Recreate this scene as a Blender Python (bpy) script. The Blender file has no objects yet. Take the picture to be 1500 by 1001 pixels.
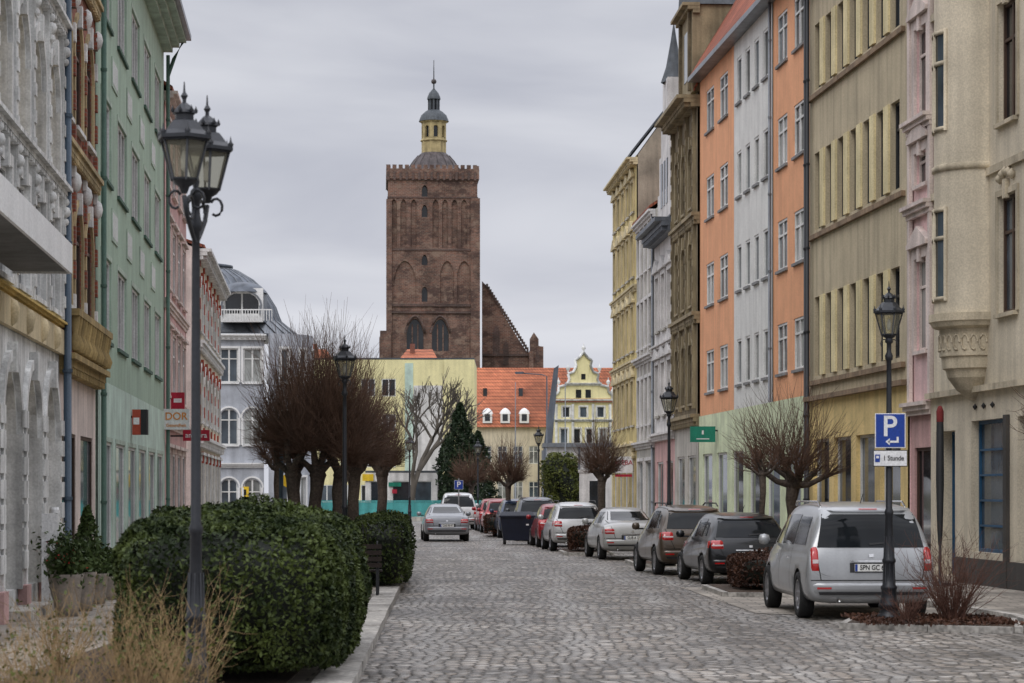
import bpy, bmesh, math, random
import numpy as np
from mathutils import Vector, Matrix
from mathutils.bvhtree import BVHTree
random.seed(7); np.random.seed(7)
sc=bpy.context.scene
FP=3540.0; H0=1.95; YH=720.0
def XP(px,Y): return (px-750.0)*Y/FP
def ZP(py,Y): return H0+(YH-py)*Y/FP
# ---------------- materials
MATS={}
def nd(nt,t,**k):
    n=nt.nodes.new(t)
    for a,v in k.items(): setattr(n,a,v)
    return n
def M(name,col,rough=.85,var=.18,scale=1.2,bump=.15,bscale=30,grime=.25,metal=0,coat=0,spec=.4,fine=.12):
    if name in MATS: return MATS[name]
    m=bpy.data.materials.new(name); m.use_nodes=True; nt=m.node_tree; L=nt.links
    p=nt.nodes['Principled BSDF']; p.inputs['Roughness'].default_value=rough; p.inputs['Metallic'].default_value=metal
    p.inputs['Specular IOR Level'].default_value=spec
    if coat: p.inputs['Coat Weight'].default_value=coat; p.inputs['Coat Roughness'].default_value=.08
    tc=nd(nt,'ShaderNodeTexCoord')
    n1=nd(nt,'ShaderNodeTexNoise'); n1.inputs['Scale'].default_value=scale; n1.inputs['Detail'].default_value=3
    L.new(tc.outputs['Object'],n1.inputs['Vector'])
    mp=nd(nt,'ShaderNodeMapping'); mp.inputs['Scale'].default_value=(3.5,3.5,.22); L.new(tc.outputs['Object'],mp.inputs['Vector'])
    n2=nd(nt,'ShaderNodeTexNoise'); n2.inputs['Scale'].default_value=1.0; n2.inputs['Detail'].default_value=3; L.new(mp.outputs[0],n2.inputs['Vector'])
    n3=nd(nt,'ShaderNodeTexNoise'); n3.inputs['Scale'].default_value=bscale; n3.inputs['Detail'].default_value=1; L.new(tc.outputs['Object'],n3.inputs['Vector'])
    def rng(sock,a,b,lo,hi):
        r=nd(nt,'ShaderNodeMapRange'); r.inputs[1].default_value=a; r.inputs[2].default_value=b; r.inputs[3].default_value=lo; r.inputs[4].default_value=hi
        L.new(sock,r.inputs[0]); return r.outputs[0]
    a=rng(n1.outputs[0],.3,.7,1-var,1+var); g=rng(n2.outputs[0],.42,.72,1,1-grime); f=rng(n3.outputs[0],.3,.7,1-fine,1+fine)
    m1=nd(nt,'ShaderNodeMath',operation='MULTIPLY'); L.new(a,m1.inputs[0]); L.new(g,m1.inputs[1])
    m2=nd(nt,'ShaderNodeMath',operation='MULTIPLY'); L.new(m1.outputs[0],m2.inputs[0]); L.new(f,m2.inputs[1])
    vm=nd(nt,'ShaderNodeVectorMath',operation='SCALE'); vm.inputs[0].default_value=col; L.new(m2.outputs[0],vm.inputs['Scale'])
    L.new(vm.outputs[0],p.inputs['Base Color'])
    if bump:
        b=nd(nt,'ShaderNodeBump'); b.inputs['Strength'].default_value=bump; b.inputs['Distance'].default_value=.02
        L.new(n3.outputs[0],b.inputs['Height']); L.new(b.outputs[0],p.inputs['Normal'])
    MATS[name]=m; return m
def brickM(name,c1,c2,mortar,bw=.25,bh=.08,patch=.5,patchcol=None,darkcol=None):
    m=bpy.data.materials.new(name); m.use_nodes=True; nt=m.node_tree; L=nt.links; p=nt.nodes['Principled BSDF']; p.inputs['Roughness'].default_value=.9
    tc=nd(nt,'ShaderNodeTexCoord'); sp=nd(nt,'ShaderNodeSeparateXYZ'); L.new(tc.outputs['Object'],sp.inputs[0])
    ad=nd(nt,'ShaderNodeMath',operation='ADD'); L.new(sp.outputs[0],ad.inputs[0]); L.new(sp.outputs[1],ad.inputs[1])
    cb=nd(nt,'ShaderNodeCombineXYZ'); L.new(ad.outputs[0],cb.inputs[0]); L.new(sp.outputs[2],cb.inputs[1])
    br=nd(nt,'ShaderNodeTexBrick'); br.inputs['Scale'].default_value=1; br.inputs['Brick Width'].default_value=bw; br.inputs['Row Height'].default_value=bh
    br.inputs['Mortar Size'].default_value=bh*.12; br.inputs['Color1'].default_value=(*c1,1); br.inputs['Color2'].default_value=(*c2,1); br.inputs['Mortar'].default_value=(*mortar,1)
    L.new(cb.outputs[0],br.inputs['Vector'])
    n=nd(nt,'ShaderNodeTexNoise'); n.inputs['Scale'].default_value=.35/max(bh*8,.6); n.inputs['Detail'].default_value=7; n.inputs['Roughness'].default_value=.75; L.new(tc.outputs['Object'],n.inputs['Vector'])
    r=nd(nt,'ShaderNodeMapRange'); r.inputs[1].default_value=.40; r.inputs[2].default_value=.60; r.inputs[3].default_value=1-patch; r.inputs[4].default_value=1+patch; L.new(n.outputs[0],r.inputs[0])
    vm=nd(nt,'ShaderNodeVectorMath',operation='SCALE'); L.new(br.outputs[0],vm.inputs[0]); L.new(r.outputs[0],vm.inputs['Scale'])
    out=vm.outputs[0]
    for pc,sc_,off,lo,hi,f in ((patchcol,.55,(0,0,0),.53,.60,.75),(darkcol,.4,(31,7,3),.52,.60,.8),(patchcol,1.6,(5,17,9),.57,.62,.6)):
        if pc:
            mp=nd(nt,'ShaderNodeMapping'); mp.inputs['Location'].default_value=off; mp.inputs['Scale'].default_value=(1,1,1.5); L.new(tc.outputs['Object'],mp.inputs['Vector'])
            n2=nd(nt,'ShaderNodeTexNoise'); n2.inputs['Scale'].default_value=sc_; n2.inputs['Detail'].default_value=7; n2.inputs['Roughness'].default_value=.75; L.new(mp.outputs[0],n2.inputs['Vector'])
            r2=nd(nt,'ShaderNodeMapRange'); r2.inputs[1].default_value=lo; r2.inputs[2].default_value=hi; r2.inputs[4].default_value=f; L.new(n2.outputs[0],r2.inputs[0])
            mx=nd(nt,'ShaderNodeMix',data_type='RGBA'); L.new(r2.outputs[0],mx.inputs[0]); L.new(out,mx.inputs[6]); mx.inputs[7].default_value=(*pc,1); out=mx.outputs[2]
    L.new(out,p.inputs['Base Color']); 
    b=nd(nt,'ShaderNodeBump'); b.inputs['Strength'].default_value=.4; b.inputs['Distance'].default_value=.03; L.new(br.outputs['Fac'],b.inputs['Height']); b.invert=True; L.new(b.outputs[0],p.inputs['Normal'])
    MATS[name]=m; return m
def tileM(name,c1,c2,sz=.25):
    return brickM(name,c1,c2,tuple(x*.35 for x in c1),bw=sz*.8,bh=sz,patch=.35)
def cobbleM():
    m=bpy.data.materials.new('cobbles'); m.use_nodes=True; nt=m.node_tree; L=nt.links; p=nt.nodes['Principled BSDF']; p.inputs['Roughness'].default_value=.46
    tc=nd(nt,'ShaderNodeTexCoord')
    wn=nd(nt,'ShaderNodeTexNoise'); wn.inputs['Scale'].default_value=.5; wn.inputs['Detail'].default_value=1; L.new(tc.outputs['Object'],wn.inputs['Vector'])
    wm=nd(nt,'ShaderNodeVectorMath',operation='SCALE'); wm.inputs['Scale'].default_value=.5; L.new(wn.outputs[1],wm.inputs[0])
    wa=nd(nt,'ShaderNodeVectorMath',operation='ADD'); L.new(tc.outputs['Object'],wa.inputs[0]); L.new(wm.outputs[0],wa.inputs[1])
    def vor(f,rnd=.6):
        v=nd(nt,'ShaderNodeTexVoronoi'); v.feature=f; v.voronoi_dimensions='2D'; v.inputs['Scale'].default_value=6.2; v.inputs['Randomness'].default_value=rnd; L.new(wa.outputs[0],v.inputs['Vector']); return v
    v1=vor('F1'); v2=vor('DISTANCE_TO_EDGE')
    sp=nd(nt,'ShaderNodeSeparateColor'); L.new(v1.outputs['Color'],sp.inputs[0])
    cr=nd(nt,'ShaderNodeValToRGB'); e=cr.color_ramp.elements; e[0].position=0; e[0].color=(.10,.088,.072,1); e[1].position=1; e[1].color=(.50,.47,.43,1)
    x=e.new(.5); x.color=(.235,.21,.18,1); x=e.new(.75); x.color=(.35,.295,.24,1)
    L.new(sp.outputs[0],cr.inputs[0])
    mp=nd(nt,'ShaderNodeMapping'); mp.inputs['Rotation'].default_value=(0,0,-.07); mp.inputs['Scale'].default_value=(1.0,.06,1); L.new(tc.outputs['Object'],mp.inputs['Vector'])
    n=nd(nt,'ShaderNodeTexNoise'); n.inputs['Scale'].default_value=1.3; n.inputs['Detail'].default_value=6; n.inputs['Roughness'].default_value=.6; L.new(mp.outputs[0],n.inputs['Vector'])
    r=nd(nt,'ShaderNodeMapRange'); r.inputs[1].default_value=.48; r.inputs[2].default_value=.66; r.inputs[3].default_value=0; r.inputs[4].default_value=.8; L.new(n.outputs[0],r.inputs[0])
    mx=nd(nt,'ShaderNodeMix',data_type='RGBA'); L.new(r.outputs[0],mx.inputs[0]); L.new(cr.outputs[0],mx.inputs[6]); mx.inputs[7].default_value=(.44,.42,.395,1)
    n4=nd(nt,'ShaderNodeTexNoise'); n4.inputs['Scale'].default_value=.45; n4.inputs['Detail'].default_value=7; n4.inputs['Roughness'].default_value=.6; L.new(tc.outputs['Object'],n4.inputs['Vector'])
    r4=nd(nt,'ShaderNodeMapRange'); r4.inputs[1].default_value=.36; r4.inputs[2].default_value=.64; r4.inputs[3].default_value=.52; r4.inputs[4].default_value=1.15; L.new(n4.outputs[0],r4.inputs[0])
    vm=nd(nt,'ShaderNodeVectorMath',operation='SCALE'); L.new(mx.outputs[2],vm.inputs[0]); L.new(r4.outputs[0],vm.inputs['Scale'])
    j=nd(nt,'ShaderNodeMapRange'); j.inputs[1].default_value=.04; j.inputs[2].default_value=.15; L.new(v2.outputs['Distance'],j.inputs[0])
    m2=nd(nt,'ShaderNodeMix',data_type='RGBA'); L.new(j.outputs[0],m2.inputs[0]); m2.inputs[6].default_value=(.032,.026,.02,1); L.new(vm.outputs[0],m2.inputs[7])
    L.new(m2.outputs[2],p.inputs['Base Color'])
    j2=nd(nt,'ShaderNodeMapRange'); j2.inputs[1].default_value=0; j2.inputs[2].default_value=.35; L.new(v2.outputs['Distance'],j2.inputs[0])
    b=nd(nt,'ShaderNodeBump'); b.inputs['Strength'].default_value=1; b.inputs['Distance'].default_value=.04; L.new(j2.outputs[0],b.inputs['Height']); L.new(b.outputs[0],p.inputs['Normal'])
    MATS['cobbles']=m
cobbleM()
def glassM(name,col,rough=.06,spec=.6,var=.5):
    m=M(name,col,rough=rough,var=var,scale=.8,bump=.03,bscale=1.5,grime=.2,spec=spec,fine=.1); return m
glassM('glass_dark',(.018,.021,.025)); glassM('glass_blue',(.07,.09,.11)); glassM('glass_curtain',(.26,.27,.26),rough=.15)
glassM('glass_car',(.010,.012,.014),rough=.05,spec=.22)
def lampglass():
    m=bpy.data.materials.new('glass_lantern'); m.use_nodes=True; nt=m.node_tree; L=nt.links
    for n in list(nt.nodes): nt.nodes.remove(n)
    o=nd(nt,'ShaderNodeOutputMaterial'); t=nd(nt,'ShaderNodeBsdfTransparent'); t.inputs[0].default_value=(.80,.79,.72,1)
    p=nd(nt,'ShaderNodeBsdfPrincipled'); p.inputs['Base Color'].default_value=(.40,.38,.30,1); p.inputs['Roughness'].default_value=.15
    mx=nd(nt,'ShaderNodeMixShader'); mx.inputs[0].default_value=.25; L.new(t.outputs[0],mx.inputs[1]); L.new(p.outputs[0],mx.inputs[2]); L.new(mx.outputs[0],o.inputs[0]); MATS['glass_lantern']=m
lampglass()
M('white_frame',(.66,.66,.64),rough=.5,grime=.1); M('brown_frame',(.07,.04,.028),rough=.5); M('dark_frame',(.03,.032,.035),rough=.5); M('blue_frame',(.02,.085,.17),rough=.45)
M('iron',(.024,.026,.031),rough=.4,metal=.2,grime=.3,bump=.1,var=.3); M('iron_black',(.018,.019,.021),rough=.45,metal=.1)
M('zinc',(.20,.215,.235),rough=.4,metal=.4,grime=.3); M('zinc_dark',(.12,.135,.16),rough=.5,metal=.3,grime=.4,var=.3); M('pipe_blue',(.06,.09,.125),rough=.5); M('pipe_brown',(.06,.04,.03),rough=.5)
M('plaster_orange',(.76,.375,.20),grime=.13,var=.08); M('plaster_white',(.68,.68,.65),grime=.15,var=.08); M('plaster_mint',(.60,.66,.45),grime=.15)
M('plaster_beige',(.50,.425,.29),grime=.28,var=.10); M('plaster_ochre',(.74,.56,.25),grime=.2); M('stone_beige',(.25,.175,.11),grime=.4,var=.25)
M('plaster_yellow_strip',(.72,.62,.36),grime=.25)
M('plaster_pink',(.72,.50,.49),grime=.2); M('plaster_pink_trim',(.68,.58,.53),grime=.3)
M('plaster_cream',(.62,.55,.425),grime=.22,var=.10); M('cream_trim',(.52,.45,.33),grime=.4,var=.22); M('plinth_dark',(.06,.055,.05))
M('stone_brown',(.19,.15,.09),grime=.5,var=.35,scale=2,fine=.3); M('stone_brown2',(.30,.245,.15),grime=.45,var=.3)
M('stone_ochre',(.46,.36,.20),grime=.4,var=.3)
M('plaster_offwhite',(.64,.62,.60),grime=.3); M('plaster_grey',(.46,.44,.39),grime=.35,var=.2); M('plaster_yellow',(.60,.49,.22),grime=.3)
M('sill_grey',(.22,.22,.22)); M('cream_ornament',(.58,.49,.30),grime=.4)
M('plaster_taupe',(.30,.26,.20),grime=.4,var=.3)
M('plaster_green',(.36,.475,.375),grime=.18,var=.08); M('plaster_green_pale',(.50,.63,.55),grime=.15); M('green_trim',(.43,.52,.44)); M('green_dark',(.08,.14,.11))
M('stucco_white',(.70,.70,.68),grime=.5,var=.18,scale=3); M('stucco_yellow',(.56,.40,.13),grime=.3); M('stucco_ochre_dark',(.36,.26,.11),grime=.5,var=.3); M('stucco_cream',(.58,.48,.30),grime=.3)
M('plaster_rose',(.56,.35,.33),grime=.3); M('red_paint',(.38,.07,.04)); M('parasol_red',(.16,.02,.02)); M('plaster_greyblue',(.40,.42,.46),grime=.2); M('plaster_lemon',(.76,.69,.38),grime=.15,var=.06)
M('white_clean',(.76,.76,.75),grime=.1,var=.05,rough=.5); M('canopy_under',(.16,.16,.155)); 
M('slate',(.07,.08,.09),rough=.6,var=.3,grime=.3,scale=4); M('copper_dark',(.085,.07,.07),rough=.6,var=.4,grime=.5)
tileM('tiles_red',(.38,.11,.055),(.27,.075,.04)); tileM('tiles_orange',(.50,.165,.08),(.36,.11,.055),.35)
brickM('brick_church',(.165,.075,.05),(.095,.05,.038),(.19,.15,.12),bw=.6,bh=.2,patch=.4,patchcol=(.25,.175,.13),darkcol=(.06,.034,.028))
brickM('brick_niche',(.10,.052,.042),(.065,.04,.034),(.12,.10,.085),bw=.6,bh=.2,patch=.4)
brickM('brick_red',(.30,.085,.05),(.20,.06,.035),(.2,.15,.12),bw=.25,bh=.08,patch=.2)
def pavingM():
    m=bpy.data.materials.new('paving_slabs'); m.use_nodes=True; nt=m.node_tree; L=nt.links; p=nt.nodes['Principled BSDF']; p.inputs['Roughness'].default_value=.7
    tc=nd(nt,'ShaderNodeTexCoord'); br=nd(nt,'ShaderNodeTexBrick'); br.inputs['Scale'].default_value=1; br.inputs['Brick Width'].default_value=.5; br.inputs['Row Height'].default_value=.35; br.inputs['Mortar Size'].default_value=.014
    br.inputs['Color1'].default_value=(.36,.32,.27,1); br.inputs['Color2'].default_value=(.26,.23,.195,1); br.inputs['Mortar'].default_value=(.09,.08,.07,1); L.new(tc.outputs['Object'],br.inputs['Vector'])
    n=nd(nt,'ShaderNodeTexNoise'); n.inputs['Scale'].default_value=.7; n.inputs['Detail'].default_value=6; L.new(tc.outputs['Object'],n.inputs['Vector'])
    r=nd(nt,'ShaderNodeMapRange'); r.inputs[1].default_value=.35; r.inputs[2].default_value=.65; r.inputs[3].default_value=.6; r.inputs[4].default_value=1.15; L.new(n.outputs[0],r.inputs[0])
    vm=nd(nt,'ShaderNodeVectorMath',operation='SCALE'); L.new(br.outputs[0],vm.inputs[0]); L.new(r.outputs[0],vm.inputs['Scale']); L.new(vm.outputs[0],p.inputs['Base Color']); MATS['paving_slabs']=m
pavingM()
M('granite',(.36,.34,.31),var=.3,fine=.35,grime=.1,bscale=14); M('earth',(.06,.038,.025),var=.4,fine=.5,bscale=25,bump=1); M('field',(.12,.12,.08),var=.3)
M('bark',(.07,.052,.04),var=.4,bump=1,bscale=18,fine=.35); M('twig',(.095,.052,.033),var=.3,bump=0); M('twig_red',(.10,.045,.03),var=.3,bump=0); M('twig_tan',(.27,.18,.085),var=.4,bump=0); M('bark_grey',(.10,.085,.068),var=.3,bump=0)
def leafM(name,c1,c2,sc_=9,lo=.75,hi=1.3,rough=.55,spec=.2):
    m=bpy.data.materials.new(name); m.use_nodes=True; nt=m.node_tree; L=nt.links; p=nt.nodes['Principled BSDF']; p.inputs['Roughness'].default_value=rough; p.inputs['Specular IOR Level'].default_value=spec
    tc=nd(nt,'ShaderNodeTexCoord'); n=nd(nt,'ShaderNodeTexNoise'); n.inputs['Scale'].default_value=sc_; n.inputs['Detail'].default_value=2; L.new(tc.outputs['Object'],n.inputs['Vector'])
    w=nd(nt,'ShaderNodeTexNoise'); w.inputs['Scale'].default_value=1.4; w.inputs['Detail'].default_value=1; L.new(tc.outputs['Object'],w.inputs['Vector'])
    a=nd(nt,'ShaderNodeMath',operation='ADD'); L.new(n.outputs[0],a.inputs[0]); L.new(w.outputs[0],a.inputs[1])
    r=nd(nt,'ShaderNodeMapRange'); r.inputs[1].default_value=lo; r.inputs[2].default_value=hi; L.new(a.outputs[0],r.inputs[0])
    mx=nd(nt,'ShaderNodeMix',data_type='RGBA'); L.new(r.outputs[0],mx.inputs[0]); mx.inputs[6].default_value=(*c1,1); mx.inputs[7].default_value=(*c2,1); L.new(mx.outputs[2],p.inputs['Base Color']); MATS[name]=m
leafM('leaf_box',(.016,.027,.008),(.075,.10,.024),11,.85,1.25); leafM('leaf_dark',(.012,.024,.011),(.03,.048,.02),3); leafM('leaf_yellowgreen',(.05,.065,.015),(.12,.13,.03),3); leafM('leaf_pot',(.03,.05,.015),(.09,.13,.04)); leafM('leaf_brown',(.035,.016,.011),(.10,.045,.026))
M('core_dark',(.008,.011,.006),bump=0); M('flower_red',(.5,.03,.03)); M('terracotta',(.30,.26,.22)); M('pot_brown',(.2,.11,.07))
M('tyre',(.02,.02,.02),rough=.9); M('rim',(.38,.38,.40),rough=.3,metal=.8,bump=0); M('black_plastic',(.022,.022,.024),rough=.6,bump=0); M('seam',(.012,.012,.012),bump=0)
M('chrome',(.6,.6,.6),rough=.15,metal=1,bump=0,grime=0); M('tail_red',(.42,.012,.012),rough=.12,bump=0,coat=1,grime=0); M('tail_clear',(.5,.42,.42),rough=.15,bump=0,coat=1,grime=0)
M('head_clear',(.5,.5,.5),rough=.1,bump=0)
for nme,c in dict(paint_silver=(.37,.38,.39),paint_silver_dark=(.25,.26,.28),paint_black=(.010,.011,.013),paint_brown=(.085,.062,.043),paint_white=(.54,.54,.54),paint_red=(.28,.013,.018),paint_offwhite=(.42,.42,.41),paint_grey=(.05,.055,.065),paint_blue=(.03,.05,.10)).items():
    M(nme,c,rough=.32,var=.05,metal=.3,coat=.6,bump=0,grime=.12,fine=.03)
M('plate_white',(.75,.75,.72),rough=.4,bump=0,grime=.05); M('ink_black',(.01,.01,.01),bump=0); M('sign_blue',(.010,.045,.27),rough=.35,bump=0,grime=.1,var=.05); M('sign_white',(.72,.72,.72),rough=.35,bump=0,grime=.1); M('sign_green',(.01,.20,.13),rough=.4,bump=0); M('sign_red',(.42,.015,.04),rough=.4,bump=0); M('sign_orange',(.7,.27,.05),bump=0); M('sign_grey',(.3,.3,.3),rough=.4,metal=.5,bump=0); M('sign_yellow',(.75,.50,.03),bump=0)
M('teal',(.07,.33,.32),rough=.5,grime=.2,bump=0); M('bin_blue',(.007,.010,.024),rough=.5); M('wood_dark',(.03,.02,.016))
# ---------------- builder
class Fr:
    def __init__(s,x,y,dx,dy,side):
        l=math.hypot(dx,dy); s.o=(x,y); s.u=(dx/l,dy/l)
        s.n=(-s.u[1],s.u[0]) if side=='L' else (s.u[1],-s.u[0])
    def p(s,u,n,z): return (s.o[0]+s.u[0]*u+s.n[0]*n, s.o[1]+s.u[1]*u+s.n[1]*n, z)
ID=Fr(0,0,1,0,'L')
def emp(name,loc=(0,0,0),rot=0):
    e=bpy.data.objects.new(name,None); e.location=loc; e.rotation_euler=(0,0,rot); e.empty_display_size=.3; sc.collection.objects.link(e); return e
class B:
    def __init__(s,name,loc=None,rot=0): s.name=name; s.loc=loc; s.rot=rot; s.parts={}; s.extra=[]
    def add(s,part,mat,V,F,smooth=False):
        k=(part,mat,smooth); v,f=s.parts.setdefault(k,([],[])); o=len(v); v.extend(V); f.extend([tuple(i+o for i in q) for q in F])
    def box(s,part,mat,F,u0,u1,n0,n1,z0,z1):
        V=[F.p(u,n,z) for z in (z0,z1) for n in (n0,n1) for u in (u0,u1)]
        s.add(part,mat,V,[(0,1,3,2),(4,6,7,5),(0,4,5,1),(2,3,7,6),(0,2,6,4),(1,5,7,3)])
    def quad(s,part,mat,pts): s.add(part,mat,list(pts),[tuple(range(len(pts)))])
    def lathe(s,part,mat,prof,c,n=16,smooth=True,rot=0,a0=0,a1=2*math.pi,sx=1,sy=1):
        full=abs(a1-a0-2*math.pi)<1e-6; m=n if full else n+1; V=[];F=[]
        for r,z in prof:
            for i in range(m):
                a=a0+rot+(a1-a0)*i/n; V.append((c[0]+r*math.cos(a)*sx,c[1]+r*math.sin(a)*sy,c[2]+z))
        for j in range(len(prof)-1):
            for i in range(n):
                i2=(i+1)%m; F.append((j*m+i,j*m+i2,(j+1)*m+i2,(j+1)*m+i))
        s.add(part,mat,V,F,smooth)
    def tube(s,part,mat,pts,rad,n=5,smooth=True):
        V=[];F=[]; P=[Vector(p) for p in pts]
        for i,p in enumerate(P):
            d=(P[min(i+1,len(P)-1)]-P[max(i-1,0)]); d=d.normalized() if d.length>0 else Vector((0,0,1))
            a=d.cross(Vector((0,0,1)) if abs(d.z)<.9 else Vector((1,0,0))).normalized(); b=d.cross(a); r=rad[i] if hasattr(rad,'__len__') else rad
            for k in range(n):
                t=2*math.pi*k/n; V.append(tuple(p+a*(r*math.cos(t))+b*(r*math.sin(t))))
        for i in range(len(P)-1):
            for k in range(n): k2=(k+1)%n; F.append((i*n+k,i*n+k2,(i+1)*n+k2,(i+1)*n+k))
        F.append(tuple(range(n))); F.append(tuple(range((len(P)-1)*n,len(P)*n)))
        s.add(part,mat,V,F,smooth)
    def text(s,part,mat,txt,F,u,n,z,size,align='CENTER',ext=.002,flip=1,sx=1):
        c=bpy.data.curves.new(part,'FONT'); c.body=txt; c.size=size; c.align_x=align; c.align_y='CENTER'; c.extrude=ext; c.offset=size*.012
        o=bpy.data.objects.new(part,c); sc.collection.objects.link(o); c.materials.append(MATS[mat])
        P=F.p(u,n,z); ux=Vector((F.u[0],F.u[1],0))*flip; uz=Vector((0,0,1)); un=ux.cross(uz)
        o.matrix_world=Matrix(((ux.x*sx,uz.x,un.x,P[0]),(ux.y*sx,uz.y,un.y,P[1]),(ux.z*sx,uz.z,un.z,P[2]),(0,0,0,1)))
        s.extra.append(o)
    def finish(s):
        if s.loc is None:
            A=np.array([p for (v,f) in s.parts.values() for p in v]); c=(A.min(0)+A.max(0))/2; loc=(float(c[0]),float(c[1]),0.0); off=loc
        else: loc=s.loc; off=(0,0,0)
        e=emp(s.name,loc,s.rot)
        for (part,mat,sm),(V,F) in s.parts.items():
            A=np.array(V,dtype=float)-np.array(off)
            me=bpy.data.meshes.new(part); me.from_pydata(A.tolist(),[],F); me.materials.append(MATS[mat])
            if sm: me.polygons.foreach_set('use_smooth',[True]*len(me.polygons))
            me.update(); o=bpy.data.objects.new(part,me); sc.collection.objects.link(o); o.parent=e
        for o in s.extra:
            m=o.matrix_world.copy(); o.parent=e
            if s.loc is None: o.matrix_basis=Matrix.Translation((-loc[0],-loc[1],-loc[2]))@m
            else: o.matrix_basis=m
        return e
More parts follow.
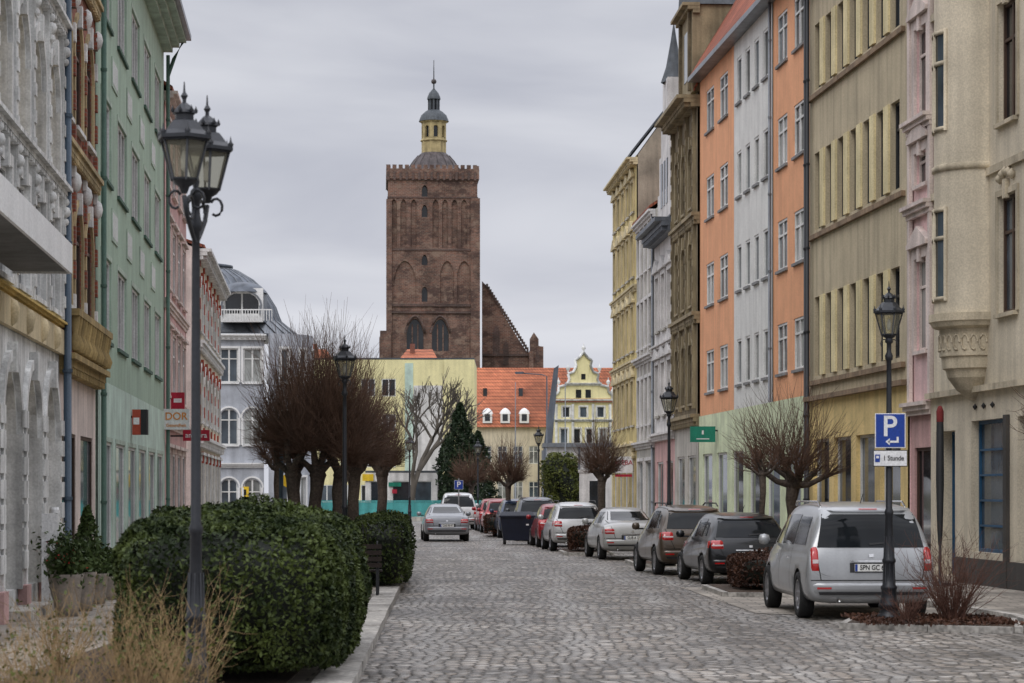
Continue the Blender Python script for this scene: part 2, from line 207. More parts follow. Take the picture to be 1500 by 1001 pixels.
# ---------------- facade tools
def archcurve(u0,u1,zs,zt,kind,n=8):
    uc=(u0+u1)/2; w=(u1-u0)/2; h=zt-zs; pts=[]
    for i in range(n+1):
        t=i/n
        if kind=='round': a=math.pi*(1-t); pts.append((uc+w*math.cos(a),zs+h*math.sin(a)))
        else:
            x=-1+2*t; pts.append((uc+w*x, zs+h*(1-abs(x)**1.9)**.75 if abs(x)<1 else zs))
    return pts
def facade(b,F,U0,U1,Z0,Z1,ops,wall,nn=0.,reveal=.1,frame='white_frame',sur=None,sw=.12,sp=.05,sill=None,ped=False,glass=('glass_dark','glass_blue','glass_blue','glass_curtain'),part='walls',key=None,sillw=.1):
    us=sorted({U0,U1}|{o[0] for o in ops}|{o[1] for o in ops}); zs=sorted({Z0,Z1}|{o[2] for o in ops}|{o[3] for o in ops})
    for i in range(len(us)-1):
        for j in range(len(zs)-1):
            uc=(us[i]+us[i+1])/2; zc=(zs[j]+zs[j+1])/2
            if any(o[0]<uc<o[1] and o[2]<zc<o[3] for o in ops): continue
            b.quad(part,wall,[F.p(us[i],nn,zs[j]),F.p(us[i+1],nn,zs[j]),F.p(us[i+1],nn,zs[j+1]),F.p(us[i],nn,zs[j+1])])
    for o in ops:
        u0,u1,z0,z1,k=o[:5]; rv=o[5] if len(o)>5 else reveal; bk=nn-rv; w=u1-u0
        for (a,c) in (((u0,z0),(u0,z1)),((u1,z0),(u1,z1)),((u0,z0),(u1,z0)),((u0,z1),(u1,z1))):
            b.quad('reveals',wall,[F.p(a[0],nn,a[1]),F.p(c[0],nn,c[1]),F.p(c[0],bk,c[1]),F.p(a[0],bk,a[1])])
        if k[0] in 'ag':
            kind='round' if k[0]=='a' else 'point'; hh=w/2 if kind=='round' else w*.85; hh=min(hh,(z1-z0)*.6)
            cv=archcurve(u0,u1,z1-hh,z1,kind); mid=len(cv)//2
            for half,cn in ((cv[:mid+1],(u0,z1)),(cv[mid:],(u1,z1))):
                for i in range(len(half)-1):
                    b.quad(part,wall,[F.p(cn[0],nn-.003,cn[1]),F.p(half[i][0],nn-.003,half[i][1]),F.p(half[i+1][0],nn-.003,half[i+1][1])])
            for i in range(len(cv)-1):
                b.quad('reveals',wall,[F.p(cv[i][0],nn-.003,cv[i][1]),F.p(cv[i+1][0],nn-.003,cv[i+1][1]),F.p(cv[i+1][0],bk,cv[i+1][1]),F.p(cv[i][0],bk,cv[i][1])])
        if 'N' in k:
            b.quad('niches',o[6] if len(o)>6 else 'brick_niche',[F.p(u0,bk,z0),F.p(u1,bk,z0),F.p(u1,bk,z1),F.p(u0,bk,z1)])
        else:
            g=random.choice(glass) if 's' not in k else random.choice(('glass_dark','glass_blue'))
            b.quad('windows',g,[F.p(u0,bk,z0),F.p(u1,bk,z0),F.p(u1,bk,z1),F.p(u0,bk,z1)])
            t=.07; fr=frame; th=min(.05,rv*.7)
            d0,d1=bk+.003,bk+th
            b.box('window_frames',fr,F,u0,u0+t,d0,d1,z0,z1); b.box('window_frames',fr,F,u1-t,u1,d0,d1,z0,z1)
            b.box('window_frames',fr,F,u0+t,u1-t,d0,d1,z0,z0+t); b.box('window_frames',fr,F,u0+t,u1-t,d0,d1,z1-t,z1)
            d1=d1-.004
            if 's' in k:
                m=max(1,int(w/1.4))
                for q in range(1,m): b.box('window_frames',fr,F,u0+w*q/m-.03,u0+w*q/m+.03,d0,d1,z0+t,z1-t)
            else:
                if '3' in k:
                    for q in (1,2): b.box('window_frames',fr,F,u0+w*q/3-.05,u0+w*q/3+.05,d0,d1,z0+t,z1-t)
                elif '1' not in k: b.box('window_frames',fr,F,(u0+u1)/2-.045,(u0+u1)/2+.045,d0,d1,z0+t,z1-t)
                if 't' in k: b.box('window_frames',fr,F,u0+t,u1-t,d0,d1-.004,z0+(z1-z0)*.68,z0+(z1-z0)*.68+.06)
        if sur and 'x' not in k:
            if k[0]=='a':
                hh=min(w/2,(z1-z0)*.6); cv=archcurve(u0-sw/2,u1+sw/2,z1-hh,z1+sw/2,'round',10)
                for i in range(len(cv)-1):
                    (a,c),(d,e)=cv[i],cv[i+1]; uc=(u0+u1)/2; zc=z1-hh
                    def ou(x,z,s_): return (uc+(x-uc)*s_,zc+(z-zc)*s_)
                    s1=1+sw/w*1.4
                    A,Bq,C,D=(a,c),(d,e),ou(d,e,s1),ou(a,c,s1)
                    b.add('surrounds',sur,[F.p(q[0],nn+sp,q[1]) for q in (A,Bq,C,D)]+[F.p(q[0],nn,q[1]) for q in (A,Bq,C,D)],[(0,1,2,3),(2,3,7,6),(0,1,5,4)])
                b.box('surrounds',sur,F,u0-sw,u0,nn+.002,nn+sp,z0,z1-hh); b.box('surrounds',sur,F,u1,u1+sw,nn+.002,nn+sp,z0,z1-hh)
            else:
                b.box('surrounds',sur,F,u0-sw,u0-.002,nn+.002,nn+sp,z0,z1); b.box('surrounds',sur,F,u1+.002,u1+sw,nn+.002,nn+sp,z0,z1); b.box('surrounds',sur,F,u0-sw,u1+sw,nn+.002,nn+sp+.003,z1+.002,z1+sw)
                if ped:
                    b.box('pediments',sur,F,u0-sw-.1,u1+sw+.1,nn+.002,nn+sp+.1,z1+sw+.02,z1+sw+.12)
                    if ped=='tri':
                        zt=z1+sw+.12; V=[F.p(u0-sw-.1,nn+.01,zt),F.p(u1+sw+.1,nn+.01,zt),F.p((u0+u1)/2,nn+.01,zt+w*.35),F.p(u0-sw-.1,nn+sp+.09,zt),F.p(u1+sw+.1,nn+sp+.09,zt),F.p((u0+u1)/2,nn+sp+.09,zt+w*.35)]
                        b.add('pediments',sur,V,[(0,1,2),(3,4,5),(0,2,5,3),(1,2,5,4)])
            if key: b.box('keystones',key,F,(u0+u1)/2-.1,(u0+u1)/2+.1,nn+.004,nn+sp+.05,z1-.08,z1+sw+.16)
        if sill and 'x' not in k: b.box('sills',sill,F,u0-.06,u1+.06,nn+.002,nn+sillw,z0-.08,z0-.002)
def cornice(b,F,u0,u1,z,h,pr,mat,dent=False,part='cornice'):
    b.box(part,mat,F,u0,u1,.003,pr*.4,z,z+h*.35); b.box(part,mat,F,u0-.01,u1+.01,.004,pr*.7,z+h*.35+.001,z+h*.7); b.box(part,mat,F,u0-.02,u1+.02,.005,pr,z+h*.7+.001,z+h)
    if dent:
        u=u0+.1
        while u<u1-.15: b.box('dentils',mat,F,u,u+.13,pr*.4,pr*.66,z+h*.02,z+h*.34); u+=.28
def body(b,F,W,H,D,wall,roof,rh,ov=.25,front_z=None,back_frac=.5,side=None):
    side=side or wall; e=.006
    for u in (e,W-e): b.quad('side_walls',side,[F.p(u,0,0),F.p(u,-D,0),F.p(u,-D,H),F.p(u,0,H)])
    b.quad('back_wall',side,[F.p(e,-D,0),F.p(W-e,-D,0),F.p(W-e,-D,H),F.p(e,-D,H)])
    if rh<=0: b.box('roof',roof,F,e,W-e,-D,0.02,H+.01,H+.15); return
    nb=-D*back_frac
    for u in (e,W-e): b.quad('gable_walls',side,[F.p(u,0,H),F.p(u,-D,H),F.p(u,nb,H+rh)])
    t=.12
    for (n0,z0,n1,z1) in ((ov,H-.0,nb,H+rh),(-D-ov,H,nb,H+rh)):
        V=[F.p(u,n,z+dz) for dz in (.02,t+.02) for (n,z) in ((n0,z0),(n1,z1)) for u in (e,W-e)]
        b.add('roof',roof,V,[(0,1,3,2),(4,5,7,6),(0,1,5,4),(2,3,7,6),(0,2,6,4),(1,3,7,5)])
def pipe(b,F,u,n,z0,z1,r=.06,mat='zinc'):
    p0=F.p(u,n,z0); p1=F.p(u,n,z1); b.tube('downpipe',mat,[p0,p1],r,8)
    z=z0+1.5
    while z<z1: q=F.p(u,n,z); b.lathe('downpipe',mat,[(r*1.25,0),(r*1.25,.06)],q,8); z+=2.2
RP=[(20,11.69),(45,9.5),(77,6.7),(114,4.8),(140,3.4)]
def XR(Y):
    for (a,x0),(c,x1) in zip(RP,RP[1:]):
        if Y<=c: return x0+(x1-x0)*(Y-a)/(c-a)
def XL(Y): return -4.5-.08*Y
def FR(Y0,Y1): x0,x1=XR(Y0),XR(Y1); return Fr(x0,Y0,x1-x0,Y1-Y0,'L'),math.hypot(x1-x0,Y1-Y0)
def FL(Y0,Y1): x0,x1=XL(Y0),XL(Y1); return Fr(x0,Y0,x1-x0,Y1-Y0,'R'),math.hypot(x1-x0,Y1-Y0)
def cols(a,b_,n,w): 
    s=(b_-a)/n; return [(a+s*(i+.5)-w/2,a+s*(i+.5)+w/2) for i in range(n)]
def uY(F,Y): return (Y-F.o[1])/F.u[1]
# ======== RIGHT ROW
F,W=FR(33,51.3); b=B('art_nouveau_house')
ops=[]; uo=uY(F,48.0)
for z0,z1 in ((5.35,7.6),(9.0,11.3),(12.9,15.0)):
    for Yc in (45.9,42.4,39,35.5): u=uY(F,Yc); ops.append((u-.6,u+.6,z0,z1,'wt',.14))
facade(b,F,.01,W-.01,3.9,17,ops,'plaster_cream',frame='brown_frame',sur='cream_trim',sw=.12,sp=.04,sill='cream_trim',key='cream_trim')
gops=[(uY(F,45.9),uY(F,48.2),.75,3.35,'st',.2),(uY(F,42.8),uY(F,45.1),.2,3.35,'s',.2),(uY(F,39),uY(F,42),.75,3.35,'s',.2),(uY(F,49.4),uY(F,50.9),.2,3.2,'s',.4)]
facade(b,F,.01,W-.01,.0,3.9,gops,'plaster_cream',frame='blue_frame',nn=.06)
o=gops[0]
for q in range(1,5): b.box('glazing_bars','blue_frame',F,o[0]+.08,o[1]-.08,-.13,-.09,o[2]+.5*q,o[2]+.5*q+.04)
b.box('ledge','cream_trim',F,0,W,0.062,.2,3.9,4.02)
for o in gops[:3]: b.box('piers','plinth_dark',F,o[0]-.32,o[0]-.12,.062,.14,.1,3.4)
b.box('plinth','plinth_dark',F,.02,uY(F,49.2),.061,.12,0,.62)
for z in (8.1,11.9,15.6): b.box('string_course','cream_trim',F,0,W,.002,.07,z,z+.15)
for Yc in (45.9,42.4):
    for z in (7.75,11.45):
        for t in range(5): q=F.p(uY(F,Yc)+(t-2)*.2,.05,z+.18+.1*math.cos((t-2)*.8)); b.lathe('window_garlands','cream_trim',[(0,-.1),(.08,-.03),(.09,.03),(0,.12)],q,7)
body(b,F,W,17,9,'plaster_cream','tiles_red',4)
oc=F.p(uo,0,0); nang=math.atan2(F.n[1],F.n[0]); R=.84
b.lathe('oriel','plaster_cream',[(R,5.45),(R,17)],(oc[0],oc[1],0),28,a0=nang-math.pi/2,a1=nang+math.pi/2)
b.lathe('oriel_corbel','cream_trim',[(.12,3.75),(.4,3.95),(.58,4.2),(.62,4.35),(.68,4.38),(.70,4.6),(.74,4.62),(.74,5.15),(.88,5.2),(.92,5.28),(.95,5.3),(.95,5.45),(.83,5.46)],(oc[0],oc[1],0),28,smooth=False,a0=nang-math.pi/2,a1=nang+math.pi/2)
for i in range(13):
    a=nang-math.pi/2+math.pi*(i+.5)/13
    cxo,cyo=oc[0]+.745*math.cos(a),oc[1]+.745*math.sin(a)
    b.tube('oriel_ornament','cream_trim',[(cxo+.07*math.cos(t)*-math.sin(a),cyo+.07*math.cos(t)*math.cos(a),4.88+.15*math.sin(t)) for t in np.linspace(0,5.2,10)],.022,5)
for z in (8.25,11.95,15.5): b.lathe('oriel_bands','cream_trim',[(R,0),(R+.05,.03),(R+.05,.12),(R,.15)],(oc[0],oc[1],z),28,a0=nang-math.pi/2,a1=nang+math.pi/2)
def curvedwin(b,c,R,a0,a1,z0,z1):
    n=6
    for i in range(n):
        t0=a0+(a1-a0)*i/n; t1=a0+(a1-a0)*(i+1)/n; rr=R+.012
        b.quad('oriel_windows','glass_blue' if i%3 else 'glass_dark',[(c[0]+rr*math.cos(t),c[1]+rr*math.sin(t),z) for t,z in ((t0,z0),(t1,z0),(t1,z1),(t0,z1))])
    for t in (a0,(a0+a1)/2,a1): b.tube('oriel_frames','cream_trim',[(c[0]+(R+.02)*math.cos(t),c[1]+(R+.02)*math.sin(t),z0-.05),(c[0]+(R+.02)*math.cos(t),c[1]+(R+.02)*math.sin(t),z1+.05)],.04,6)
    for z in (z0,z1,z0+(z1-z0)*.68): b.lathe('oriel_frames','cream_trim',[(R,-.04),(R+.05,-.04),(R+.05,.04),(R,.04)],(c[0],c[1],z),8,a0=a0,a1=a1)
for z0,z1 in ((5.75,7.5),(9.1,11),(12.9,14.8)): curvedwin(b,oc,R,nang-math.pi*.14,nang+math.pi*.16,z0,z1)
for i,u in enumerate((46.6,47.2,47.8)):
    q=F.p(uY(F,u),.1,3.62); b.lathe('shop_ornament','iron_black',[(0,-.07),(.05,0),(0,.07)],q,8)
b.finish()
F,W=FR(51.3,53.3); b=B('pink_town_house')
ops=[(W*.5-.5,W*.5+.5,z0,z1,'wt1') for z0,z1 in ((5.0,7.0),(8.6,9.3),(10.1,12.0),(13.3,14.9))]
facade(b,F,.01,W-.01,3.6,17.5,ops,'plaster_pink',nn=-.03,sur='plaster_pink_trim',sw=.22,sp=.07,sill='plaster_pink_trim',ped='tri',frame='plaster_pink_trim',key='plaster_pink_trim')
facade(b,F,.01,W-.01,0,3.6,[(.3,W-.3,.25,2.9,'s')],'plaster_rose',nn=-.03,frame='brown_frame')
for z in (3.6,7.9,9.75,12.9): cornice(b,F,0,W,z,.28,.24,'plaster_pink_trim')
for u in (.02,W-.25): b.box('pilasters','plaster_pink_trim',F,u,u+.2,0,.08,3.9,16)
body(b,F,W,17.5,9,'plaster_pink','tiles_red',3); b.finish()
F,W=FR(53.3,63.7); b=B('beige_office_building')
ops=[]; c6=cols(.55,W-.35,7,.80)
for z0,z1 in ((4.95,7.0),(8.75,10.75),(12.4,14.1)):
    for a,c in c6: ops.append((a,c,z0,z1,'wt1',.16))
facade(b,F,.01,W-.01,4.3,15.6,ops,'plaster_beige',nn=.02,frame='dark_frame',glass=('glass_dark','glass_blue','glass_dark'))
for z0,z1 in ((4.95,7.0),(8.75,10.75),(12.4,14.1)):
    for i in range(6):
        a=c6[i][1]+.06; c=c6[i+1][0]-.06; b.box('piers','plaster_yellow_strip',F,a,c,.023,.08,z0,z1)
    b.box('string_course','stone_beige',F,.3,W-.1,.023,.12,z0-.24,z0-.12)
b.box('string_course','stone_beige',F,0,W,.023,.2,4.3,4.42)
gops=[(a,c,.8,3.3,'s',.15) for a,c in cols(.4,W-.3,4,1.9)]
facade(b,F,.01,W-.01,0,4.3,gops,'plaster_ochre',nn=.04,frame='white_frame')
b.box('parapet','stone_beige',F,0,W,.023,.3,15.2,15.6)
body(b,F,W,15.6,10,'plaster_beige','tiles_red',4); pipe(b,F,W-.1,.14,.2,15.5,.06,'iron_black'); pipe(b,F,W-.35,.14,.2,15.5,.04,'iron_black'); b.finish()
F,W=FR(63.7,82.5); b=B('orange_apartment_building')
uA=uY(F,69.0); uB=uY(F,75.5)
rows=[(5.25+2.9*i,6.65+2.9*i) for i in range(4)]
segs=[(0.01,uA,'plaster_orange',cols(.3,uA-.2,2,1.45),'wt'),(uA,uB,'plaster_white',cols(uA+.3,uB-.2,4,.78),'w1'),(uB,W-.01,'plaster_orange',cols(uB+.7,W-.8,2,1.6),'wt')]
for i,(a,c,m,cs,k) in enumerate(segs):
    facade(b,F,a,c,4.5,16,[(x,y,z0,z1,k) for z0,z1 in rows for x,y in cs],m,nn=.02*(i%2),frame='white_frame',sill='sill_grey',reveal=.07,sillw=.07,glass=('glass_dark','glass_blue','glass_blue','glass_dark','glass_curtain'))
g=[(x,y,.7,3.2,'s') for x,y in cols(.6,W-.4,6,2.0)]
facade(b,F,.01,W-.01,0,4.5,g,'plaster_mint',nn=.04)
b.box('gutter','zinc',F,0,W,.0,.42,15.9,16.06)
body(b,F,W,16,10,'plaster_orange','tiles_red',7.5,ov=.35,back_frac=.42); pipe(b,F,uA,.1,4.5,15.9,.045,'zinc')
for u in (6,10,14): b.box('chimneys','brick_red',F,u,u+.8,-4.8,-3.9,20,25.0)
b.finish()
F,W=FR(82.5,89.3); b=B('ornate_stone_house')
cs=cols(.5,W-.4,3,1.15)
facade(b,F,.01,W-.01,4.2,15.6,[(x,y,z0,z1,'at') for z0,z1 in ((5,7.1),(8.4,10.6),(11.8,13.9)) for x,y in cs],'stone_brown',nn=.08,sur='stone_brown2',sw=.2,sp=.08,sill='stone_brown2',ped=False,frame='brown_frame',key='stone_brown2',glass=('glass_dark',))
facade(b,F,.01,W-.01,0,4.2,[(x,y,.4,3.2,'s') for x,y in cols(.3,W-.3,2,2.2)],'plaster_grey',nn=.05)
for z,p_ in ((4.2,.35),(7.7,.3),(11.1,.3),(15.1,.8)): cornice(b,F,0,W,z,.4,p_,'stone_brown2',dent=True)
for u in [x[0]-.45 for x in cs]+[W-.3]:
    b.box('pilasters','stone_brown2',F,u,u+.24,.082,.2,4.8,15.1)
    for z in np.arange(5,15,.55): b.box('pilaster_blocks','stone_brown',F,u+.02,u+.22,.201,.23,z,z+.28)
body(b,F,W,15.6,10,'stone_brown','tiles_red',7,ov=.2,back_frac=.35)
b.box('gable_turret','stone_brown2',F,.1,3.4,-2.5,.25,15.62,18.6)
fr=[(.0,18.6),(3.5,18.6),(1.75,21.8)]
V=[F.p(u,.35,z) for u,z in fr]+[F.p(u,-3.5,z) for u,z in fr]; b.add('turret_roof','slate',V,[(0,1,2),(3,4,5),(0,2,5,3),(1,2,5,4)])
for u in (.35,2.9): b.box('turret_pilasters','stone_brown',F,u,u+.25,.255,.36,15.7,18.6)
b.box('turret_window','glass_dark',F,1.2,2.3,.255,.27,16.2,17.9); cornice(b,F,0,3.5,18.3,.35,.6,'stone_brown2')
b.finish()
F,W=FR(89.3,96.2); b=B('white_stucco_house')
cs=cols(.4,W-.3,3,1.2)
facade(b,F,.01,W-.01,3.9,12,[(x,y,z0,z1,'wt') for z0,z1 in ((4.9,6.9),(8.2,10.3)) for x,y in cs],'plaster_offwhite',nn=.04,sur='plaster_offwhite',sw=.18,sp=.08,sill='plaster_grey',ped='tri',glass=('glass_dark',))
facade(b,F,.01,W-.01,0,3.9,[(x,y,.4,3.1,'s') for x,y in cols(.3,W-.3,2,2.2)],'plaster_rose',nn=.03)
cornice(b,F,0,W,3.9,.3,.3,'plaster_offwhite',True); cornice(b,F,0,W,7.4,.25,.25,'plaster_offwhite'); cornice(b,F,0,W,11.6,.5,.8,'zinc_dark',True)
body(b,F,W,12,9,'plaster_offwhite','slate',5,back_frac=.4)
for k in range(4): b.box('stepped_gable','plaster_offwhite',F,1+k*.5,5.6-k*.5,-.6,.06-.01*k,12.1+k*1.4,12.1+(k+1)*1.4)
for k in range(3): b.box('gable_window','glass_dark',F,2.2+k*.9,2.7+k*.9,.0,.08,12.9,14.6)
b.lathe('finial','slate',[(.5,0),(.3,.6),(.12,1.6),(0,2.4)],F.p(3.3,-.3,17.6),8)
b.finish()
F,W=FR(96.2,103); b=B('grey_town_house')
cs=cols(.4,W-.3,4,.95)
facade(b,F,.01,W-.01,0,13.2,[(x,y,z0,z1,'wt') for z0,z1 in ((4.7,6.6),(7.9,9.8),(11,12.6)) for x,y in cs]+[(x,y,.4,3.2,'s') for x,y in cols(.3,W-.3,2,2.3)],'plaster_grey',nn=.05,sur='plaster_offwhite',sw=.14,sp=.06,sill='plaster_offwhite',glass=('glass_dark','glass_blue'))
for z in (3.7,7.2,12.9): cornice(b,F,0,W,z,.3,.3,'plaster_offwhite')
for u in [x[0]-.35 for x in cs]: b.box('pilasters','plaster_offwhite',F,u,u+.16,.052,.12,4.1,12.9)
body(b,F,W,13.2,9,'plaster_grey','tiles_red',2,back_frac=.3); pipe(b,F,.2,.1,0,13,.06); b.finish()
F,W=FR(103,114); b=B('yellow_gabled_house')
cs=cols(.5,W-.4,5,1.1)
facade(b,F,.01,W-.01,0,16.3,[(x,y,z0,z1,'wt') for z0,z1 in ((4.8,6.7),(8.0,9.9),(11.2,13),(14.0,15.3)) for x,y in cs]+[(x,y,.4,3.2,'s') for x,y in cols(.3,W-.3,4,1.9)],'plaster_yellow',nn=.05,sur='cream_ornament',sw=.14,sp=.07,sill='plaster_grey',ped='tri',glass=('glass_dark','glass_blue'))
for z,q in ((3.7,.3),(7.3,.22),(10.5,.22),(15.9,.5)): cornice(b,F,0,W,z,.3,q,'cream_ornament',True)
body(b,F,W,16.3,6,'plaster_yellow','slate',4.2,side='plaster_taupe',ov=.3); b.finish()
def boardsign(name,X0,X1,Y,z0,z1,mat,texts=(),border=None,th=.08,arm=None):
    b=B(name); F=Fr(X0,Y,1,0,'L'); w=X1-X0
    b.box('panel',mat,F,0,w,0,th,z0,z1)
    for (t,m,dx,dz,s,*r) in texts: b.text('lettering',m,t,F,w*dx,-.006,z0+(z1-z0)*dz,s)
    if arm is not None: b.box('bracket','iron_black',F,min(w,arm),max(w,arm),.02,.05,z1-.08,z1-.04); b.box('bracket','iron_black',F,min(w,arm),max(w,arm),.02,.05,z0+.04,z0+.08)
    b.finish()
b=B('green_shop_sign'); F=Fr(XP(1011,78.5),78.5,1,0,'L'); b.box('panel','sign_green',F,0,.82,0,.1,3.55,4.06)
b.box('mark','sign_white',F,.38,.44,-.005,0,3.80,3.93); b.box('line','sign_white',F,.2,.62,-.005,0,3.64,3.67); b.box('bracket','iron_black',F,.82,1.1,.03,.06,3.9,3.95); b.finish()
boardsign('weba_sign',XP(900,103.6),XP(927,103.6),103.6,ZP(693,103.6),ZP(669,103.6),'sign_white',[('WEBA','sign_red',.5,.62,.28)],arm=1.0)
boardsign('red_notice_sign',XP(901,103.4),XP(926,103.4),103.4,ZP(697,103.4)-.05,ZP(693,103.4)-.06,'sign_red')
# ======== LEFT ROW
F,W=FL(28,41.7); b=B('white_ornate_house')
cs=cols(.6,W-.2,6,1.5)
facade(b,F,.01,W-.01,4.7,17,[(x,y,5.0,6.6,'wt') for x,y in cs]+[(x,y,7.3,9.15,'aN',.14,'stucco_yellow') for x,y in cs]+[(x,y,10.6,12.6,'wt') for x,y in cs]+[(x,y,13.6,15.2,'wt') for x,y in cs],'stucco_white',nn=.03,reveal=.07,sur='stucco_white',sw=.18,sp=.07,sill='stucco_white',key='stucco_white',frame='white_frame',glass=('glass_dark',))
for x,y in cs:
    b.box('arch_windows','glass_dark',F,x+.25,y-.25,-.108,-.095,7.4,8.75); b.box('arch_windows','white_frame',F,(x+y)/2-.05,(x+y)/2+.05,-.094,-.07,7.4,8.75); b.box('arch_windows','white_frame',F,x+.25,y-.25,-.094,-.075,8.1,8.18)
    for z in (6.72,9.42,12.78): 
        b.box('panels','stucco_white',F,x,y,.032,.07,z,z+.16)
for i in range(len(cs)+1):
    u=(cs[i][0]-.42) if i<len(cs) else W-.25
    b.box('pilasters','stucco_white',F,u-.02,u+.22,.032,.13,4.9,16.4)
    for z in np.arange(5.1,16.2,.42): b.box('pilaster_blocks','stucco_white',F,u,u+.2,.131,.155,z,z+.2)
    for z in (6.75,9.5,12.9,16.0):
        for dz,rr in ((0,.09),(.17,.065),(-.17,.06)): q=F.p(u+.1,.15,z+dz); b.lathe('mascarons','stucco_white',[(0,-rr*1.2),(rr*.8,-rr*.7),(rr,0),(rr*.7,rr*.8),(0,rr*1.1)],q,8)
for z in (6.95,9.75,13.0): cornice(b,F,0,W,z,.22,.26,'stucco_white',True)
cornice(b,F,0,W,16.5,.5,1.0,'stucco_white',True)
b.box('frieze','stucco_cream',F,0,W,.032,.12,4.3,4.72); cornice(b,F,0,W,4.73,.12,.18,'stucco_yellow')
for u in np.arange(.8,W,1.9): q=F.p(u,.12,4.5); b.lathe('frieze_masks','stucco_cream',[(0,-.2),(.08,-.13),(.12,.05),(.08,.17),(0,.2)],q,10)
ga=cols(.3,W-.2,5,1.9)
facade(b,F,.01,W-.01,0,4.3,[(x,y,.5,3.75,'aN',.35,'stucco_cream') for x,y in ga],'stucco_white',nn=.02,sur='stucco_white',sw=.2,sp=.08,key='stucco_white',frame='brown_frame')
for x,y in ga:
    b.box('doors','glass_dark',F,x+.35,y-.35,-.32,-.30,.5,2.9); b.box('doors','brown_frame',F,(x+y)/2-.05,(x+y)/2+.05,-.299,-.27,.5,2.9)
    b.box('bay_plinth','plaster_rose',F,y+.1,y+.65,.03,.16,0,.55)
    for z in np.arange(.8,3.0,.35): b.box('rustication','stucco_white',F,y+.03,y+.6,.102,.13,z,z+.26)
body(b,F,W,17,9,'stucco_white','slate',3); pipe(b,F,W-.05,.17,.3,16.8,.07,'pipe_blue')
b.box('service_box','white_clean',F,W-3.9,W-3.6,.16,.42,.1,1.6); pipe(b,F,W-3.3,.3,0.1,1.7,.07,'white_clean')
b.finish()
b=B('shop_canopy')
Fc=Fr(XL(26),26,XL(33.9)-XL(26),7.9,'R'); Wc=math.hypot(XL(33.9)-XL(26),7.9)
b.box('slab','canopy_under',Fc,0,Wc,.2,.98,5.04,5.3); b.box('fascia','white_clean',Fc,-.03,Wc+.03,.985,1.03,5.01,5.42); b.box('end_fascia','white_clean',Fc,Wc+.002,Wc+.04,.2,.98,5.01,5.42); b.finish()
F,W=FL(41.7,48.7); b=B('red_brick_house')
cs=cols(.4,W-.3,3,1.4)
facade(b,F,.01,W-.01,4.4,17.5,[(x,y,z0,z1,'at') for z0,z1 in ((5.3,7.2),(8.7,10.7),(12.2,14.2)) for x,y in cs],'brick_red',nn=-.02,reveal=.06,sur='stone_ochre',sw=.16,sp=.05,sill='stucco_white',key='stucco_white',frame='brown_frame',glass=('glass_dark',))
for i in range(4):
    u=cs[i][0]-.36 if i<3 else W-.2
    for z in np.arange(4.6,16.5,.62): b.box('quoins','brick_red' if int(z*1.6)%4 else 'stucco_white',F,u-.06,u+.14,-.015,.06,z,z+.34)
    for z in (7.6,11,14.6): q=F.p(u+.04,.06,z); b.lathe('ornaments','stucco_white',[(0,-.2),(.08,-.13),(.11,0),(.08,.13),(0,.2)],q,8)
for z in (7.9,11.4,15): cornice(b,F,0,W,z,.3,.17,'stone_ochre',True)
cornice(b,F,0,W,4.0,.35,.3,'stucco_ochre_dark',True)
b.box('balcony','stucco_ochre_dark',F,W-2.2,W-.1,.02,.25,4.4,5.0)
for u in np.arange(.3,W-.2,.45):
    b.lathe('balusters','stucco_ochre_dark',[(.08,0),(.12,.12),(.05,.3),(.09,.5),(.1,.6)],F.p(u,.26,4.4),8)
b.box('balcony_rail','stucco_ochre_dark',F,.1,W-.1,.18,.36,5.0,5.12)
facade(b,F,.01,W-.01,0,4.0,[(x,y,.3,3.0,'s') for x,y in cols(.2,W-.2,2,2.4)],'plaster_pink_trim',nn=.0,reveal=.05,frame='brown_frame')
body(b,F,W,17.5,9,'brick_red','tiles_red',4); b.finish()
F,W=FL(48.9,70.2); b=B('green_apartment_building')
cs=cols(.2,W-.6,5,2.5); rows=((5.15,6.9),(8.55,10.25),(11.9,13.6))
facade(b,F,.01,W-.01,4.25,15.0,[(x,y,z0,z1,'w3') for z0,z1 in rows for x,y in cs],'plaster_green',nn=.0,reveal=.09,sur='green_trim',sw=.11,sp=.012,sill='green_dark',frame='white_frame',glass=('glass_blue','glass_dark','glass_dark'),sillw=.06)
for (z0,z1) in ((7.4,8.1),(10.75,11.4)):
    for i in range(4):
        m=(cs[i][1]+cs[i+1][0])/2; b.box('ornament_panels','green_trim',F,m-.75,m+.75,.003,.025,z0,z1)
        for t in range(7): b.box('ornament_panels','white_clean',F,m-.68+t*.2,m-.60+t*.2,.026,.034,z0+.08,z1-.08)
g=[(x,y,.55,3.0,'s') for x,y in cols(.4,W-.4,6,2.4)]
facade(b,F,.01,W-.01,0,4.25,g,'plaster_green_pale',nn=.03,reveal=.06,sur='green_trim',sw=.1,sp=.012,glass=('glass_blue',))
cornice(b,F,0,W,14.7,.4,.65,'green_trim'); b.box('gutter','zinc',F,0,W+.3,.5,.78,15.1,15.25)
body(b,F,W,15,9,'plaster_green','tiles_red',4); 
for u in (.25,W-.1): pipe(b,F,u,.13,.2,14.6,.055,'green_dark')
b.tube('downpipe_swan','green_dark',[F.p(W-.1,.13,14.0),F.p(W-.1,.3,14.5),F.p(W,.6,15.1)],.055,8)
b.finish()
F,W=FL(70.25,81.8); b=B('rose_town_house')
facade(b,F,.01,W-.01,0,13.6,[(x,y,z0,z1,'wt') for z0,z1 in ((4.8,6.7),(8.0,9.9),(11,12.7)) for x,y in cols(.4,W-.3,4,1.6)]+[(x,y,.4,3.1,'s') for x,y in cols(.3,W-.3,4,1.9)],'plaster_rose',nn=.02,reveal=.05,sur='plaster_pink_trim',sw=.14,sp=.03,sill='plaster_pink_trim',ped=True)
